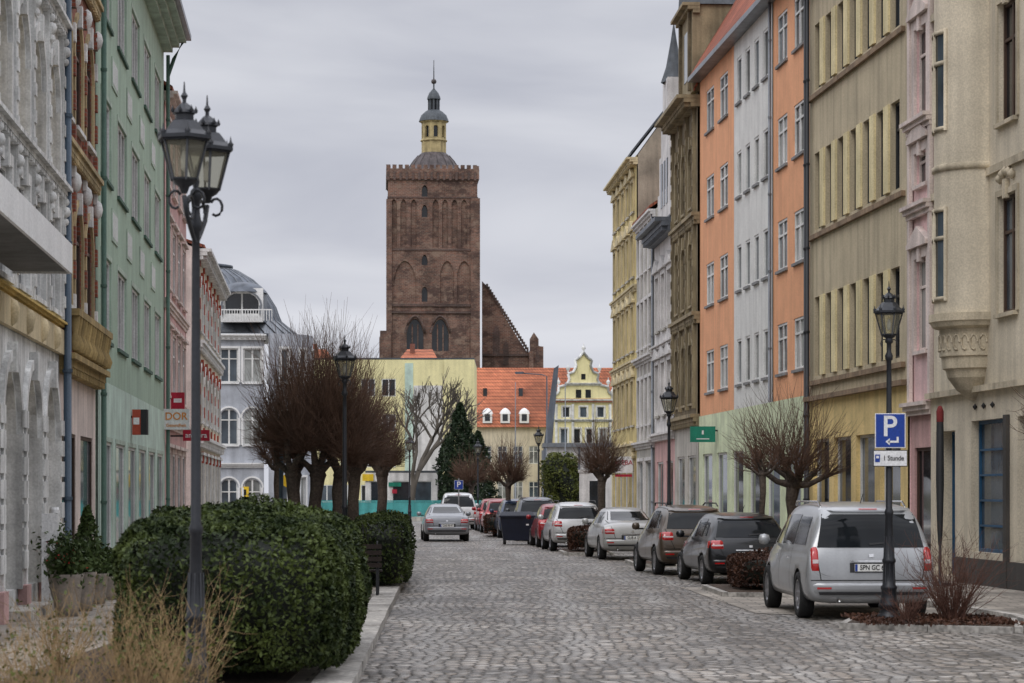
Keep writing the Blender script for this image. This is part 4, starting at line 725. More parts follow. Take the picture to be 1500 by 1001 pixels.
pollard('pollarded_tree',XP(560,92),92,2.6,1.35,6.0,tr=.2,knobs=9,twigs=80,tw=.011,low=.3)
pollard('pollarded_tree',XP(408,72),72,2.6,1.1,5.4,tr=.13,knobs=7,twigs=50,tw=.008,low=.3)
pollard('pollarded_tree',XP(1119,51.5),51.8,2.3,.85,4.2,tr=.07,knobs=6,twigs=16,tw=.007)
pollard('pollarded_tree',XP(1165,56.3),57.0,2.1,1.65,4.8,tr=.15,knobs=11,twigs=34,tw=.0085)
pollard('pollarded_tree',XP(883,76),76.9,2.3,1.0,4.6,tr=.12,knobs=9,twigs=50,tw=.009,low=.2)
pollard('pollarded_tree',XP(745,102),101.5,2.2,1.1,4.6,tr=.12,knobs=9,twigs=50,tw=.011,low=.2)
pollard('pollarded_tree',XP(690,140),140,2.3,1.4,4.8,tr=.15,knobs=8,twigs=36,tw=.017,low=.2)
pollard('pollarded_tree',XP(1530,44),42.5,2.6,1.2,4.6,tr=.12,knobs=6,twigs=14,tw=.009)
def bare(name,x,y,h,spread,tr=.25,seed=1,depth=5):
    rs=random.Random(seed); b=B(name,(x,y,0))
    def rec(p,d,L,r,lv):
        P=[p]; 
        for s in range(3):
            d=(d+Vector((rs.gauss(0,.12),rs.gauss(0,.12),rs.gauss(.06,.06)))).normalized(); p=p+d*L/3; P.append(p)
        b.tube('trunk' if lv==0 else 'branches','bark_grey',P,[r,r*.9,r*.8,r*.65],6 if lv<2 else 3)
        if lv>=depth: return
        for k in range(3 if lv<3 else 4):
            nd_=(d+Vector((rs.gauss(0,spread),rs.gauss(0,spread),rs.gauss(.15,.3)))).normalized(); q=P[-1] if k<2 else P[2]; rec(q,nd_,L*rs.uniform(.6,.82),r*.62,lv+1)
    rec(Vector((0,0,0)),Vector((0,0,1)),h*.27,tr,0); return b.finish()
bare('bare_tree',XP(602,172),172,13,.42,.3,3)
bare('bare_tree',XP(645,180),180,12,.42,.25,8)
bare('bare_tree',XP(470,150),150,10,.42,.22,11)
def conifer(name,x,y,h,r,n,mat='leaf_dark',size=.13):
    e=emp(name,(x,y,0)); t=np.random.uniform(0,1,n)**1.25; a=np.random.uniform(0,2*np.pi,n)
    br=(np.sin(a*5+t*40)+np.sin(a*3-t*23))*.2+1; rad=r*(1-t)**.6*br*np.random.uniform(.5,1,n)**.5
    C=np.stack([rad*np.cos(a),rad*np.sin(a),.5+t*(h-.5)-rad*.12],1); quads(e,'needles',mat,C,size)
    me=bpy.data.meshes.new('trunk'); bm=bmesh.new(); bmesh.ops.create_cone(bm,segments=8,radius1=.18*h/8,radius2=.02,depth=h*.95,cap_ends=True); bmesh.ops.translate(bm,verts=bm.verts,vec=(0,0,h*.475)); bm.to_mesh(me); me.materials.append(MATS['bark']); o=bpy.data.objects.new('trunk',me); sc.collection.objects.link(o); o.parent=e
conifer('conifer_tree',XP(674,165),165,8.0,1.6,8000); conifer('conifer_tree',XP(700,170),171,6.2,1.5,6000); conifer('conifer_tree',XP(655,176),178,6.2,1.5,4500)
def shrub(name,x,y,h,r,n,mat,tw=.006,leaves=0,lm='leaf_brown',zb=.1):
    b=B(name,(x,y,zb))
    LP=[]
    for i in range(n):
        a=random.uniform(0,2*math.pi); p=Vector((math.cos(a)*r*.2*random.random(),math.sin(a)*r*.2*random.random(),0)); d=Vector((math.cos(a)*random.uniform(.1,1)*r/h*1.1,math.sin(a)*random.uniform(.1,1)*r/h*1.1,1)).normalized(); L_=h*random.uniform(.6,1.1); P=[p]
        for s in range(4): d=(d+Vector((random.gauss(0,.15),random.gauss(0,.15),random.gauss(0,.08)))).normalized(); p=p+d*L_/4; P.append(p)
        b.tube('stems',mat,P,[tw*1.6,tw*1.3,tw,tw*.7,tw*.4],3)
        for s in range(1,5):
            for k in range(2):
                dd=rdir(d,.6); b.tube('stems',mat,[P[s],P[s]+dd*L_*.13,P[s]+dd*L_*.22+Vector((0,0,.02))],[tw*.7,tw*.5,tw*.3],3)
                LP.append(P[s]+dd*L_*.18)
    e=b.finish()
    if leaves: C=np.array([tuple(p) for p in LP]); C=C[np.random.choice(len(C),leaves)]+np.random.normal(0,.03,(leaves,3)); quads(e,'leaves',lm,C,.02)
shrub('bare_shrub',6.35,34.8,1.1,.95,120,'twig_red',.0045)
shrub('bare_shrub',5.6,34.2,.45,.45,40,'twig_red',.005)
for (x,y,h,r,n) in ((-3.15,16.2,1.0,.45,46),(-3.0,15.0,.7,.4,30),(-2.6,16.9,1.0,.4,46),(-3.5,17.6,.9,.45,36),(-2.45,17.8,.85,.35,34),(-2.9,18.6,1.0,.4,36),(-3.9,18.2,.8,.4,34),(-2.75,20.3,1.0,.45,30)): shrub('dry_ornamental_grass',x,y,h,r,n,'twig_tan',.003,leaves=260,lm='leaf_yellowgreen')
shrub('dry_ornamental_grass',-4.5,24,.8,.5,40,'twig_tan',.004,leaves=150,lm='leaf_yellowgreen')
e=emp('leaf_litter',(0,0,0)); C=np.stack([np.random.uniform(4.9,7.1,2500),np.random.uniform(33.4,36,2500),np.random.uniform(.1,.14,2500)],1); quads(e,'leaves','leaf_brown',C,.035)
# ======== street lamps
def lantern(b,c,s=1.0,rot=math.pi/4):
    x,y,z=c
    b.lathe('lantern_base','iron',[(.03*s,-.12*s),(.05*s,-.06*s),(.10*s,-.03*s),(.115*s,0)],(x,y,z),8)
    b.lathe('lantern_glass','glass_lantern',[(.125*s,.01*s),(.225*s,.38*s)],(x,y,z),6,smooth=False,rot=rot)
    for k in range(6):
        a=rot+2*math.pi*k/6; a2=a+math.pi/3
        b.tube('lantern_frame','iron',[(x+.125*s*math.cos(a),y+.125*s*math.sin(a),z),(x+.235*s*math.cos(a),y+.235*s*math.sin(a),z+.39*s)],.013*s,5)
        for rr,zz_ in ((.128,.01),(.232,.375)): b.tube('lantern_frame','iron',[(x+rr*s*math.cos(a),y+rr*s*math.sin(a),z+zz_*s),(x+rr*s*math.cos(a2),y+rr*s*math.sin(a2),z+zz_*s)],.014*s,5)
        b.lathe('corner_finials','iron',[(.016*s,0),(.03*s,.035*s),(.012*s,.06*s),(0,.12*s)],(x+.245*s*math.cos(a),y+.245*s*math.sin(a),z+.41*s),6)
    b.lathe('lantern_roof','iron',[(.13*s,0),(.135*s,.015*s)],(x,y,z),6,smooth=False,rot=rot)
    b.lathe('lantern_roof','iron',[(.22*s,.38*s),(.27*s,.385*s),(.27*s,.42*s),(.2*s,.47*s),(.13*s,.56*s),(.095*s,.575*s),(.095*s,.62*s),(.12*s,.635*s),(.11*s,.66*s),(.06*s,.71*s),(.02*s,.74*s),(.02*s,.77*s),(.038*s,.80*s),(.012*s,.84*s),(.006*s,.93*s),(0,.94*s)],(x,y,z),6,smooth=False,rot=rot)
    for k in range(6):
        a=rot+2*math.pi*(k+.5)/6; b.lathe('crown','iron',[(.012*s,0),(.02*s,.02*s),(0,.07*s)],(x+.11*s*math.cos(a),y+.11*s*math.sin(a),z+.64*s),5)
    b.lathe('bulb','white_clean',[(0,.08*s),(.03*s,.11*s),(.035*s,.2*s),(.02*s,.27*s),(0,.3*s)],(x,y,z),8)
def lamp(name,x,y,H,zb=.1,double=False,ang=0,s=.92,th=1.0):
    b=B(name,(x,y,zb)); h=H-zb
    pl=h-.94*s-.02
    prof=[(.17,0),(.17,.06),(.14,.08),(.135,.16),(.155,.18),(.15,.22),(.115,.3),(.11,.42),(.12,.44),(.12,.47),(.095,.5),(.085,.62),(.08,.8),(.1,.83),(.1,.86),(.075,.9),(.058,1.2),(.052,1.5),(.065,1.52),(.065,1.56),(.048,1.6),(.038,pl-.6),(.034,pl-.35),(.055,pl-.33),(.06,pl-.28),(.035,pl-.22),(.035,pl-.1),(.06,pl-.08),(.05,pl-.02),(.03,pl)]
    b.lathe('post','iron',[(r*th,z) for r,z in prof],(0,0,0),16)
    for k in range(8):
        a=2*math.pi*k/8; b.tube('flutes','iron',[(.088*th*math.cos(a),.088*th*math.sin(a),.5),(.064*th*math.cos(a),.064*th*math.sin(a),1.2)],.008,4)
    if not double:
        lantern(b,(0,0,pl+.02),s)
        for sg in (-1,1): b.tube('scrolls','iron',[(sg*(.07+.05*math.cos(t)),0,pl-.1+.06*math.sin(t)) for t in np.linspace(-1,3.6,9)],.008,5)
    else:
        for sgn in (-1,1):
            dx,dy=math.cos(ang)*sgn,math.sin(ang)*sgn; R=.33
            lantern(b,(dx*R,dy*R,pl+.02),s)
            b.tube('arms','iron',[(dx*r,dy*r,z) for r,z in ((0,pl-.45),(.12,pl-.36),(.26,pl-.24),(R,pl-.1))],.02,6)
            b.tube('scrolls','iron',[(dx*(.16+.09*math.cos(t)),dy*(.16+.09*math.cos(t)),pl-.17+.09*math.sin(t)) for t in np.linspace(0,5,12)],.014,5)
            for sx_ in (-1,1): b.tube('scrolls','iron',[(dx*R*.8+sx_*(.09+.05*math.cos(t)),dy*R*.8,pl-.12+.07*math.sin(t)) for t in np.linspace(-2.2,2.6,9)],.012,5)
        b.lathe('finial','iron',[(.03,0),(.05,.05),(.02,.1),(.03,.15),(0,.3)],(0,0,pl-.1),8)
    return b
lamp('street_lamp',XP(287,19.3),19.3,5.17,double=True,ang=math.radians(261.5),s=.83,th=.88).finish()
b=lamp('street_lamp_with_parking_sign',5.46,35.0,5.0,s=.84); F=Fr(-.005,0,1,0,'L')
def rsign(b,F,u0,u1,n,z0,z1,mat,border,part):
    b.box(part,border,F,u0,u1,n,n+.015,z0,z1); t=.012; b.box(part,mat,F,u0+t,u1-t,n-.003,n,z0+t,z1-t)
zc=ZP(631,34.9)-.1
rsign(b,F,-.21,.23,-.09,zc-.25,zc+.25,'sign_blue','sign_white','parking_sign')
b.text('letter_P','sign_white','P',F,0,-.096,zc+.05,.42)
b.box('arrow','sign_white',F,-.02,.13,-.097,-.094,zc-.175,zc-.145); b.add('arrow','sign_white',[F.p(.0,-.097,zc-.11),F.p(.0,-.097,zc-.21),F.p(-.06,-.097,zc-.16)],[(0,1,2)]); b.box('arrow','sign_white',F,.10,.13,-.0975,-.0945,zc-.145,zc-.09)
z2=zc-.4; rsign(b,F,-.24,.26,-.09,z2-.12,z2+.12,'sign_white','ink_black','time_limit_sign')
b.text('lettering','ink_black','1 Stunde',F,.055,-.096,z2,.1,sx=.85); b.box('disc_symbol','sign_blue',F,-.21,-.14,-.097,-.0935,z2-.055,z2+.055); b.box('disc_symbol','sign_white',F,-.195,-.155,-.099,-.0975,z2,z2+.035)
for z in (zc+.12,zc-.12,z2): b.box('clamps','sign_grey',F,-.05,.06,-.075,.05,z-.015,z+.015)
b.finish()
for px,Y,H_ in ((980,60,4.75),(505,47,5.0),(789,107,4.9),(700,128,4.8),(600,118,4.8)): lamp('street_lamp',XP(px,Y),Y,H_,s=.88).finish()
b=B('grey_post',(XP(412,62),62,.1)); b.lathe('post','pipe_blue',[(.1,0),(.1,.2),(.06,.22),(.055,2.9),(.09,2.95),(.1,3.4),(.08,3.5),(0,3.52)],(0,0,0),12); b.finish()
b=B('parking_sign',(XP(672,120),120,0)); F=Fr(0,0,1,0,'L'); b.lathe('post','sign_grey',[(.03,0),(.03,2.6)],(0,.03,0),8); rsign(b,F,-.22,.22,-.02,2.05,2.5,'sign_blue','sign_white','panel'); b.text('letter_P','sign_white','P',F,0,-.03,2.28,.4); b.finish()
b=B('round_traffic_sign',(XP(423,100),100,.1)); b.lathe('post','sign_grey',[(.03,0),(.03,2.2)],(0,.03,0),8); b.add('disc','sign_yellow',[(.3*math.cos(a),0,2.3+.3*math.sin(a)) for a in np.linspace(0,6.28,17)[:-1]],[tuple(range(16))]); b.finish()
b=B('leaning_stele'); F=Fr(XP(806,170),170,1,0,'R'); 
b.add('mast','zinc_dark',[F.p(-.5,0,ZP(660,170)),F.p(.1,0,ZP(660,170)),F.p(.6,0,ZP(535,170)),F.p(.25,0,ZP(540,170)),F.p(-.5,-.3,ZP(660,170)),F.p(.1,-.3,ZP(660,170)),F.p(.6,-.3,ZP(535,170)),F.p(.25,-.3,ZP(540,170))],[(0,1,2,3),(4,5,6,7),(0,1,5,4),(1,2,6,5),(2,3,7,6),(3,0,4,7)]); b.box('base','zinc',F,-.6,.2,-.4,.1,0,ZP(660,170)); b.finish()
b=B('tall_street_light'); x,y=XP(801,160),160; b.tube('pole','zinc_dark',[(x,y,0),(x,y,ZP(552,160)),(x-.3,y,ZP(549,160)),(x-1.7,y,ZP(547,160))],[.09,.05,.04,.04],6); b.box('head','zinc_dark',ID,x-2.1,x-1.5,y-.1,y+.1,ZP(548,160),ZP(546,160)+.05); b.finish()
b=B('flagpoles'); 
for px in (828,755): x=XP(px,150); b.tube('pole','zinc',[(x,150,0),(x,150,ZP(560,150))],[.05,.03],6)
b.finish()
b=B('white_gate_pillar'); F=Fr(XP(849,122),122,1,0,'R'); b.box('shaft','plaster_offwhite',F,0,.5,-.5,0,0,2.9); b.box('cap','plaster_offwhite',F,-.06,.56,-.56,.06,2.902,3.05); b.finish()
b=B('teal_bridge_railing'); Y=158; F=Fr(XP(470,Y),Y,1,0,'R'); W=XP(730,Y)-F.o[0]
b.box('panel','teal',F,0,W,-.04,0,.3,1.25); b.box('rail','teal',F,0,W,-.06,.03,1.27,1.36); b.box('base','plaster_grey',F,-1,W+1,-.2,.1,0,.28)
for u in np.arange(0,W,1.2): b.box('posts','teal',F,u,u+.08,.002,.06,.29,1.265)
b.finish()
b=B('park_bench',(-2.5,42.8,.11),rot=.03)
for i in range(4): b.box('backrest','wood_dark',ID,-.8,.0+.2,-.30-.02*i,-.27-.02*i,.5+i*.11,.58+i*.11)
for i in range(4): b.box('seat','wood_dark',ID,-.8,.2,-.22+i*.11,-.13+i*.11,.42,.45)
for x in (-.7,.12):
    b.box('leg_frames','iron_black',ID,x-.025,x+.025,-.26,-.21,0,.5); b.box('leg_frames','iron_black',ID,x-.025,x+.025,.15,.2,0,.64); b.box('leg_frames','iron_black',ID,x-.02,x+.02,-.21,.15,.36,.41); b.box('armrests','iron_black',ID,x-.03,x+.03,-.26,.22,.641,.67); b.tube('leg_frames','iron_black',[(x,-.24,.45),(x,-.33,.96)],.02,6)
b.finish()
b=B('wheeled_bin',(XP(757,89),89,0),rot=.05)
V=[(-.5,-.35,.15),(.5,-.35,.15),(.5,.3,.15),(-.5,.3,.15),(-.62,-.42,1.0),(.62,-.42,1.0),(.62,.42,1.0),(-.62,.42,1.0)]
b.add('body','bin_blue',V,[(0,1,2,3),(0,1,5,4),(1,2,6,5),(2,3,7,6),(3,0,4,7)]); b.box('rim','bin_blue',ID,-.66,.66,-.46,.46,1.0,1.06); b.add('lid','bin_blue',[(-.64,-.44,1.062),(.64,-.44,1.062),(.64,.44,1.062),(-.64,.44,1.062),(-.55,-.2,1.2),(.55,-.2,1.2),(.55,.35,1.2),(-.55,.35,1.2)],[(4,5,6,7),(0,1,5,4),(1,2,6,5),(2,3,7,6),(3,0,4,7)])
b.box('label','sign_white',ID,.32,.42,-.40,-.385,.7,.82)
for x in (-.45,.45):
    for y in (-.3,.3): b.tube('wheels','tyre',[(x-.04,y,.1),(x+.04,y,.1)],.1,12)
b.finish()
b=B('furled_parasol'); x,y=XP(1377,47.0),47.0; b.lathe('pole','iron_black',[(.22,.11),(.22,.17),(.03,.18),(.03,3.4)],(x,y,0),10); b.lathe('canopy','dark_frame',[(.035,.9),(.055,1.2),(.08,2.2),(.07,3.3)],(x,y,0),8); b.lathe('top','parasol_red',[(.072,3.3),(.075,3.5),(.04,3.6),(0,3.62)],(x,y,0),8); b.finish()
def pot(x,y,r,h,lm,fl=False,n=900):
    b=B('potted_plant',(x,y,.11)); b.lathe('pot','terracotta',[(0,0),(r*.7,0),(r*.8,h*.3),(r,h*.9),(r*1.06,h),(r*.95,h),(r*.9,h-.05),(0,h-.05)],(0,0,0),16); e=b.finish()
    C=np.random.normal(0,1,(n,3))*np.array([r*.55,r*.55,h*.28])+np.array([0,0,h+.16]); quads(e,'leaves',lm,C,.05)
    if fl: C=np.random.normal(0,1,(60,3))*np.array([r*.5,r*.5,.05])+np.array([0,0,h+.24]); quads(e,'flowers','flower_red',C,.025)
for (px,Y,r,h,fl) in ((98,35.6,.24,.62,True),(122,37.2,.2,.6,False),(141,39.5,.2,.5,False),(155,41,.24,.4,False),(168,43.5,.2,.35,False),(84,38,.22,.7,True)): pot(XP(px,Y),Y,r,h,'leaf_pot',fl)
conifer('potted_conifer',XP(128,40.5),40.5,1.7,.28,1500,'leaf_pot',.05)
b=B('facade_step'); F=Fr(XL(36)+.1,34,-.08,1,'R'); b.box('step','granite',F,0,3,-.1,.5,.11,.26); b.finish()
# ======== cars
SP={
'van':dict(L=5.1,W=1.98,H=1.75,st=[(0,.36,.60,.68,.90,.91,.85),(.05,.30,.92,1.0,.97,.96,.88),(.12,.26,1.04,1.13,.99,.955,.84),(.22,.25,1.05,1.45,1,.95,.79),(.36,.25,1.06,1.68,1,.945,.74),(.75,.25,1.06,1.75,1,.94,.72),(1.8,.25,1.05,1.78,1,.94,.71),(3.0,.25,1.03,1.76,1,.935,.7),(3.55,.25,1.01,1.63,.99,.92,.68),(4.3,.26,.99,1.05,.98,.89,.78),(4.85,.30,.86,.93,.93,.83,.72),(5.1,.38,.64,.70,.80,.72,.62)],
  rw=(1.10,1.60,.82,.71),tl=(.74,1.12,.80,.93),wr=.36,ra=.95,fa=4.1,sw=[(.62,1.65,1.13,1.56),(1.75,2.75,1.12,1.59),(2.85,3.75,1.11,1.57)],pl=.80),
'hatch':dict(L=4.3,W=1.82,H=1.6,st=[(0,.38,.58,.66,.88,.89,.82),(.06,.30,.88,.96,.97,.95,.86),(.16,.26,.98,1.06,.99,.95,.83),(.36,.25,.99,1.33,1,.94,.74),(.55,.25,.99,1.50,1,.93,.70),(.95,.25,.99,1.57,1,.93,.69),(2.0,.25,.96,1.60,1,.92,.68),(2.55,.25,.94,1.53,1,.91,.66),(3.3,.25,.92,.99,.99,.88,.76),(3.95,.28,.80,.88,.94,.82,.7),(4.3,.36,.60,.66,.78,.7,.6)],
  rw=(1.06,1.42,.78,.66),tl=(.80,1.0,.62,.93),wr=.33,ra=.82,fa=3.45,sw=[(.72,1.12,1.08,1.38),(1.2,1.95,1.06,1.46),(2.05,2.85,1.04,1.42)],pl=.68),
'sedan':dict(L=4.7,W=1.80,H=1.46,st=[(0,.36,.58,.68,.88,.89,.82),(.06,.28,.86,.95,.97,.95,.86),(.15,.24,.93,1.03,.99,.95,.83),(.75,.24,.94,1.07,1,.94,.78),(1.4,.24,.94,1.35,1,.92,.66),(1.9,.24,.94,1.44,1,.92,.64),(2.6,.24,.93,1.46,1,.91,.64),(3.05,.24,.92,1.38,1,.91,.64),(3.75,.24,.90,.98,.99,.88,.76),(4.4,.27,.78,.86,.94,.82,.7),(4.7,.36,.58,.64,.78,.7,.6)],
  rw=(1.1,1.34,.72,.60),tl=(.72,.88,.58,.93),wr=.32,ra=.95,fa=3.8,sw=[(1.15,1.5,1.02,1.2),(1.58,2.3,1.02,1.33),(2.4,3.2,1.0,1.32)],pl=.62)}
def car(name,x,y,rot,typ,paint,plate='GUB',sc_=(1,1,1),rails=False):
    S=SP[typ]; L_=S['L']; W2=S['W']/2
    V=[];Fc=[]; st=S['st']; rings=[]
    for (yy,zb,be,ro,wm,wb,wr_) in st:
        wm*=W2; wb*=W2; wr_*=W2; 
        h=[(0,zb),(wm*.86,zb),(wm*.97,zb+.09),(wm,zb+(be-zb)*.5),(wb*1.005,be-.03),(wb*.985,be),(wb*.5+wr_*.5+.01,(be+ro)/2),(wr_*1.0,ro-.05),(wr_*.86,ro-.005),(wr_*.45,ro+.015),(0,ro+.022)]
        ring=[(a,yy,c) for a,c in h]+[(-a,yy,c) for a,c in reversed(h[1:-1])]; rings.append(ring)
    m=len(rings[0])
    for r in rings: V+=r
    for i in range(len(rings)-1):
        for k in range(m): k2=(k+1)%m; Fc.append((i*m+k,i*m+k2,(i+1)*m+k2,(i+1)*m+k))
    Fc.append(tuple(range(m-1,-1,-1))); Fc.append(tuple(range((len(rings)-1)*m,len(rings)*m)))
    me=bpy.data.meshes.new('body'); me.from_pydata(V,[],Fc); me.materials.append(MATS['black_plastic']); me.materials.append(MATS[paint])
    for p in me.polygons: p.material_index=1; p.use_smooth=True
    bm=bmesh.new(); bm.from_mesh(me); bmesh.ops.recalc_face_normals(bm,faces=bm.faces); bm.to_mesh(me); bm.free()
    o=bpy.data.objects.new('body',me); sc.collection.objects.link(o)
    md=o.modifiers.new('s','SUBSURF'); md.levels=2; md.render_levels=2
    bm=bmesh.new()
    for ay in (S['ra'],S['fa']):
        for sx in (-1,1):
            bmesh.ops.create_cone(bm,segments=28,radius1=S['wr']+.05,radius2=S['wr']+.05,depth=.5,cap_ends=True,matrix=Matrix.Translation((sx*(W2+.0),ay,S['wr']))@Matrix.Rotation(math.pi/2,4,'Y'))
    cm=bpy.data.meshes.new('cut'); bm.to_mesh(cm); bm.free(); cm.materials.append(MATS['black_plastic']); co=bpy.data.objects.new('cut',cm); sc.collection.objects.link(co)
    bpy.context.view_layer.update(); dg=bpy.context.evaluated_depsgraph_get(); bv=BVHTree.FromObject(o,dg)
    bo=o.modifiers.new('b','BOOLEAN'); bo.object=co; bo.operation='DIFFERENCE'; bo.solver='EXACT'
    bpy.context.view_layer.update(); dg=bpy.context.evaluated_depsgraph_get(); nm=bpy.data.meshes.new_from_object(o.evaluated_get(dg)); nm.name='body'
    o.modifiers.clear(); o.data=nm; bpy.data.objects.remove(co)
    b=B(name,(x,y,0),rot)
    def cast(org,d):
        h=bv.ray_cast(Vector(org),Vector(d)); return h[0]
    def patch(part,mat,cs,view,off=.008,n=8,mm=6,rim=False):
        (a0,b0),(a1,b1),(a2,b2),(a3,b3)=cs; P=[]
        for j in range(mm+1):
            for i in range(n+1):
                s=i/n;t=j/mm; a=(a0*(1-s)+a1*s)*(1-t)+(a3*(1-s)+a2*s)*t; c=(b0*(1-s)+b1*s)*(1-t)+(b3*(1-s)+b2*s)*t
                h=None; tries=0; off_=off
                if rim and (i in(0,n) or j in (0,mm)): off_=-.004
                while h is None and tries<14:
                    if view=='rear': h=cast((a,-3,c),(0,1,0)); o_=Vector((0,-off_,off_*.4))
                    elif view=='front': h=cast((a,9,c),(0,-1,0)); o_=Vector((0,off_,off_*.4))
                    elif view=='left': h=cast((-3,a,c),(1,0,0)); o_=Vector((-off_,0,0))
                    else: h=cast((3,a,c),(-1,0,0)); o_=Vector((off_,0,0))
                    if view in('rear','front'): a*=.985
                    else: a=a+.02 if a<1 else a; c*=.985
                    tries+=1
                if h is None: return
                P.append(tuple(h+o_))
        b.add(part,mat,P,[(j*(n+1)+i,j*(n+1)+i+1,(j+1)*(n+1)+i+1,(j+1)*(n+1)+i) for j in range(mm) for i in range(n)],True)
    z0,z1,wa,wb_=S['rw']; wa*=W2; wb_*=W2
    patch('rear_window','glass_car',[(-wa,z0),(wa,z0),(wb_,z1),(-wb_,z1)],'rear')
    wz0={'van':1.08,'hatch':1.02,'sedan':1.0}[typ]; wz1={'van':1.62,'hatch':1.48,'sedan':1.36}[typ]
    patch('windscreen','glass_car',[(-.72*W2,wz0),(.72*W2,wz0),(.6*W2,wz1),(-.6*W2,wz1)],'front')
    for i,(ya,yb,za,zc_) in enumerate(S['sw']):
        for v in ('left','right'):
            slr=.12 if i==0 else 0; slf=.5*(yb-ya) if i==2 else .02
            patch('side_windows','glass_car',[(ya,za),(yb+(.15 if i==2 else 0),za),(yb-slf if i==2 else yb-.02,zc_),(ya+slr,zc_)],v)
    ta,tb,tx0,tx1=S['tl']; tx0*=W2; tx1*=W2
    for s in (-1,1):
        patch('tail_lights','tail_red',[(s*tx0,ta),(s*tx1,ta),(s*tx1,tb),(s*(tx0+(.01)),tb)],'rear',off=.022,n=6,mm=6,rim=True)
        patch('tail_lights_clear','tail_clear',[(s*(tx0+.015),ta+(tb-ta)*.3),(s*tx1*.97,ta+(tb-ta)*.3),(s*tx1*.97,ta+(tb-ta)*.45),(s*(tx0+.015),ta+(tb-ta)*.45)],'rear',off=.026,n=4,mm=2)
        v='left' if s<0 else 'right'
        if typ!='van': patch('tail_lights','tail_red',[(.08,ta+.02),(.24,ta+.04),(.26,tb-.02),(.10,tb-.02)],v,off=.012,n=4,mm=4)
        patch('reflectors','tail_red',[(s*.62*W2,.46),(s*.84*W2,.46),(s*.84*W2,.49),(s*.62*W2,.49)],'rear',off=.04,n=3,mm=1)
        for yy in ((S['sw'][0][1]+.05),(S['sw'][1][1]+.05)): patch('door_seams','seam',[(yy,.42),(yy+.012,.42),(yy+.012,S['sw'][1][2]-.03),(yy,S['sw'][1][2]-.03)],v,off=.004,n=1,mm=8)
        for yy in ((S['sw'][0][1]+.12),(S['sw'][1][1]+.12)): patch('door_handles','chrome' if typ=='van' else paint,[(yy,.90),(yy+.18,.90),(yy+.18,.93),(yy,.93)],v,off=.03,n=2,mm=1)
        patch('sills','black_plastic',[(S['ra']+S['wr']+.06,.27),(S['fa']-S['wr']-.06,.27),(S['fa']-S['wr']-.06,.36),(S['ra']+S['wr']+.06,.36)],v,off=.006,n=6,mm=1)
        my=S['sw'][2][1]-.1; mz=S['sw'][2][2]+.05; q=s*(W2*.98)
        b.lathe('mirrors',paint,[(0,-.09),(.07,-.07),(.09,0),(.07,.07),(0,.09)],(q+s*.11,my,mz),10,sx=1.1,sy=.7); b.box('mirrors','black_plastic',ID,min(q-s*.08,q+s*.08),max(q-s*.08,q+s*.08),my-.02,my+.02,mz-.08,mz-.04)
        patch('head_lights','head_clear',[(s*.55*W2,.62),(s*.78*W2,.62),(s*.76*W2,.76),(s*.55*W2,.74)],'front',off=.01,n=4,mm=3)
    patch('rear_bumper',paint,[(-.90*W2,.40),(.90*W2,.40),(.93*W2,.575),(-.93*W2,.575)],'rear',off=.035,n=16,mm=5,rim=True)
    patch('bumper_lower','black_plastic',[(-.80*W2,.375),(.80*W2,.375),(.82*W2,.42),(-.82*W2,.42)],'rear',off=.036,n=10,mm=2)
    zs=.60
    patch('bumper_seam','seam',[(-.93*W2,zs),(.93*W2,zs),(.93*W2,zs+.014),(-.93*W2,zs+.014)],'rear',off=.005,n=14,mm=1)
    for s in (-1,1): patch('tailgate_seam','seam',[(s*tx0*.975,zs),(s*(tx0*.975-.014),zs),(s*(wa+.03),z0),(s*(wa+.045),z0)],'rear',off=.005,n=1,mm=6)
    if typ!='sedan':
        patch('rear_spoiler',paint,[(-wb_*1.02,z1+.04),(wb_*1.02,z1+.04),(wb_*.98,z1+.08),(-wb_*.98,z1+.08)],'rear',off=.05,n=8,mm=2)
        patch('brake_light','tail_red',[(-.14,z1+.05),(.14,z1+.05),(.14,z1+.065),(-.14,z1+.065)],'rear',off=.06,n=3,mm=1)
        patch('wiper','black_plastic',[(-.02,z0+.03),(.38,z0+.07),(.38,z0+.085),(-.02,z0+.06)],'rear',off=.02,n=4,mm=1)
    pz=S['pl']; h=cast((0,-3,pz),(0,1,0)); py=h.y-.04
    zt_=pz+.075
    patch('trim_bar','chrome',[(-.32,zt_),(.32,zt_),(.32,zt_+.025),(-.32,zt_+.025)],'rear',off=.03,n=6,mm=1)
    patch('plate_recess','black_plastic',[(-.33,pz-.075),(.33,pz-.075),(.33,pz+.07),(-.33,pz+.07)],'rear',off=.006,n=6,mm=3)
    b.box('number_plate','plate_white',ID,-.26,.26,py-.005,py+.03,pz-.055,pz+.055); b.box('plate_band','sign_blue',ID,-.258,-.222,py-.008,py-.0055,pz-.052,pz+.052)
    b.text('plate_text','ink_black',plate,ID,.02,py-.009,pz,.105,sx=.82)
    patch('badge','chrome',[(-.035,pz+.15),(.035,pz+.15),(.035,pz+.20),(-.035,pz+.20)],'rear',off=.015,n=2,mm=2)
    for s in (-1,1):
        if rails: b.tube('roof_rails','black_plastic' if typ!='van' else 'chrome',[(s*W2*.66,.75,S['H']*.985),(s*W2*.665,.95,S['H']+.04),(s*W2*.66,S['fa']-1.2,S['H']+.04),(s*W2*.64,S['fa']-1.0,S['H']*.985)],.018,6)
    b.tube('exhaust','chrome',[(-.5*W2,.0,.31),(-.5*W2,.3,.31)],.03,8)
    b.tube('aerial','black_plastic',[(0,.95,S['H']+.0),(0,.7,S['H']+.16)],.006,4)
    r=S['wr']
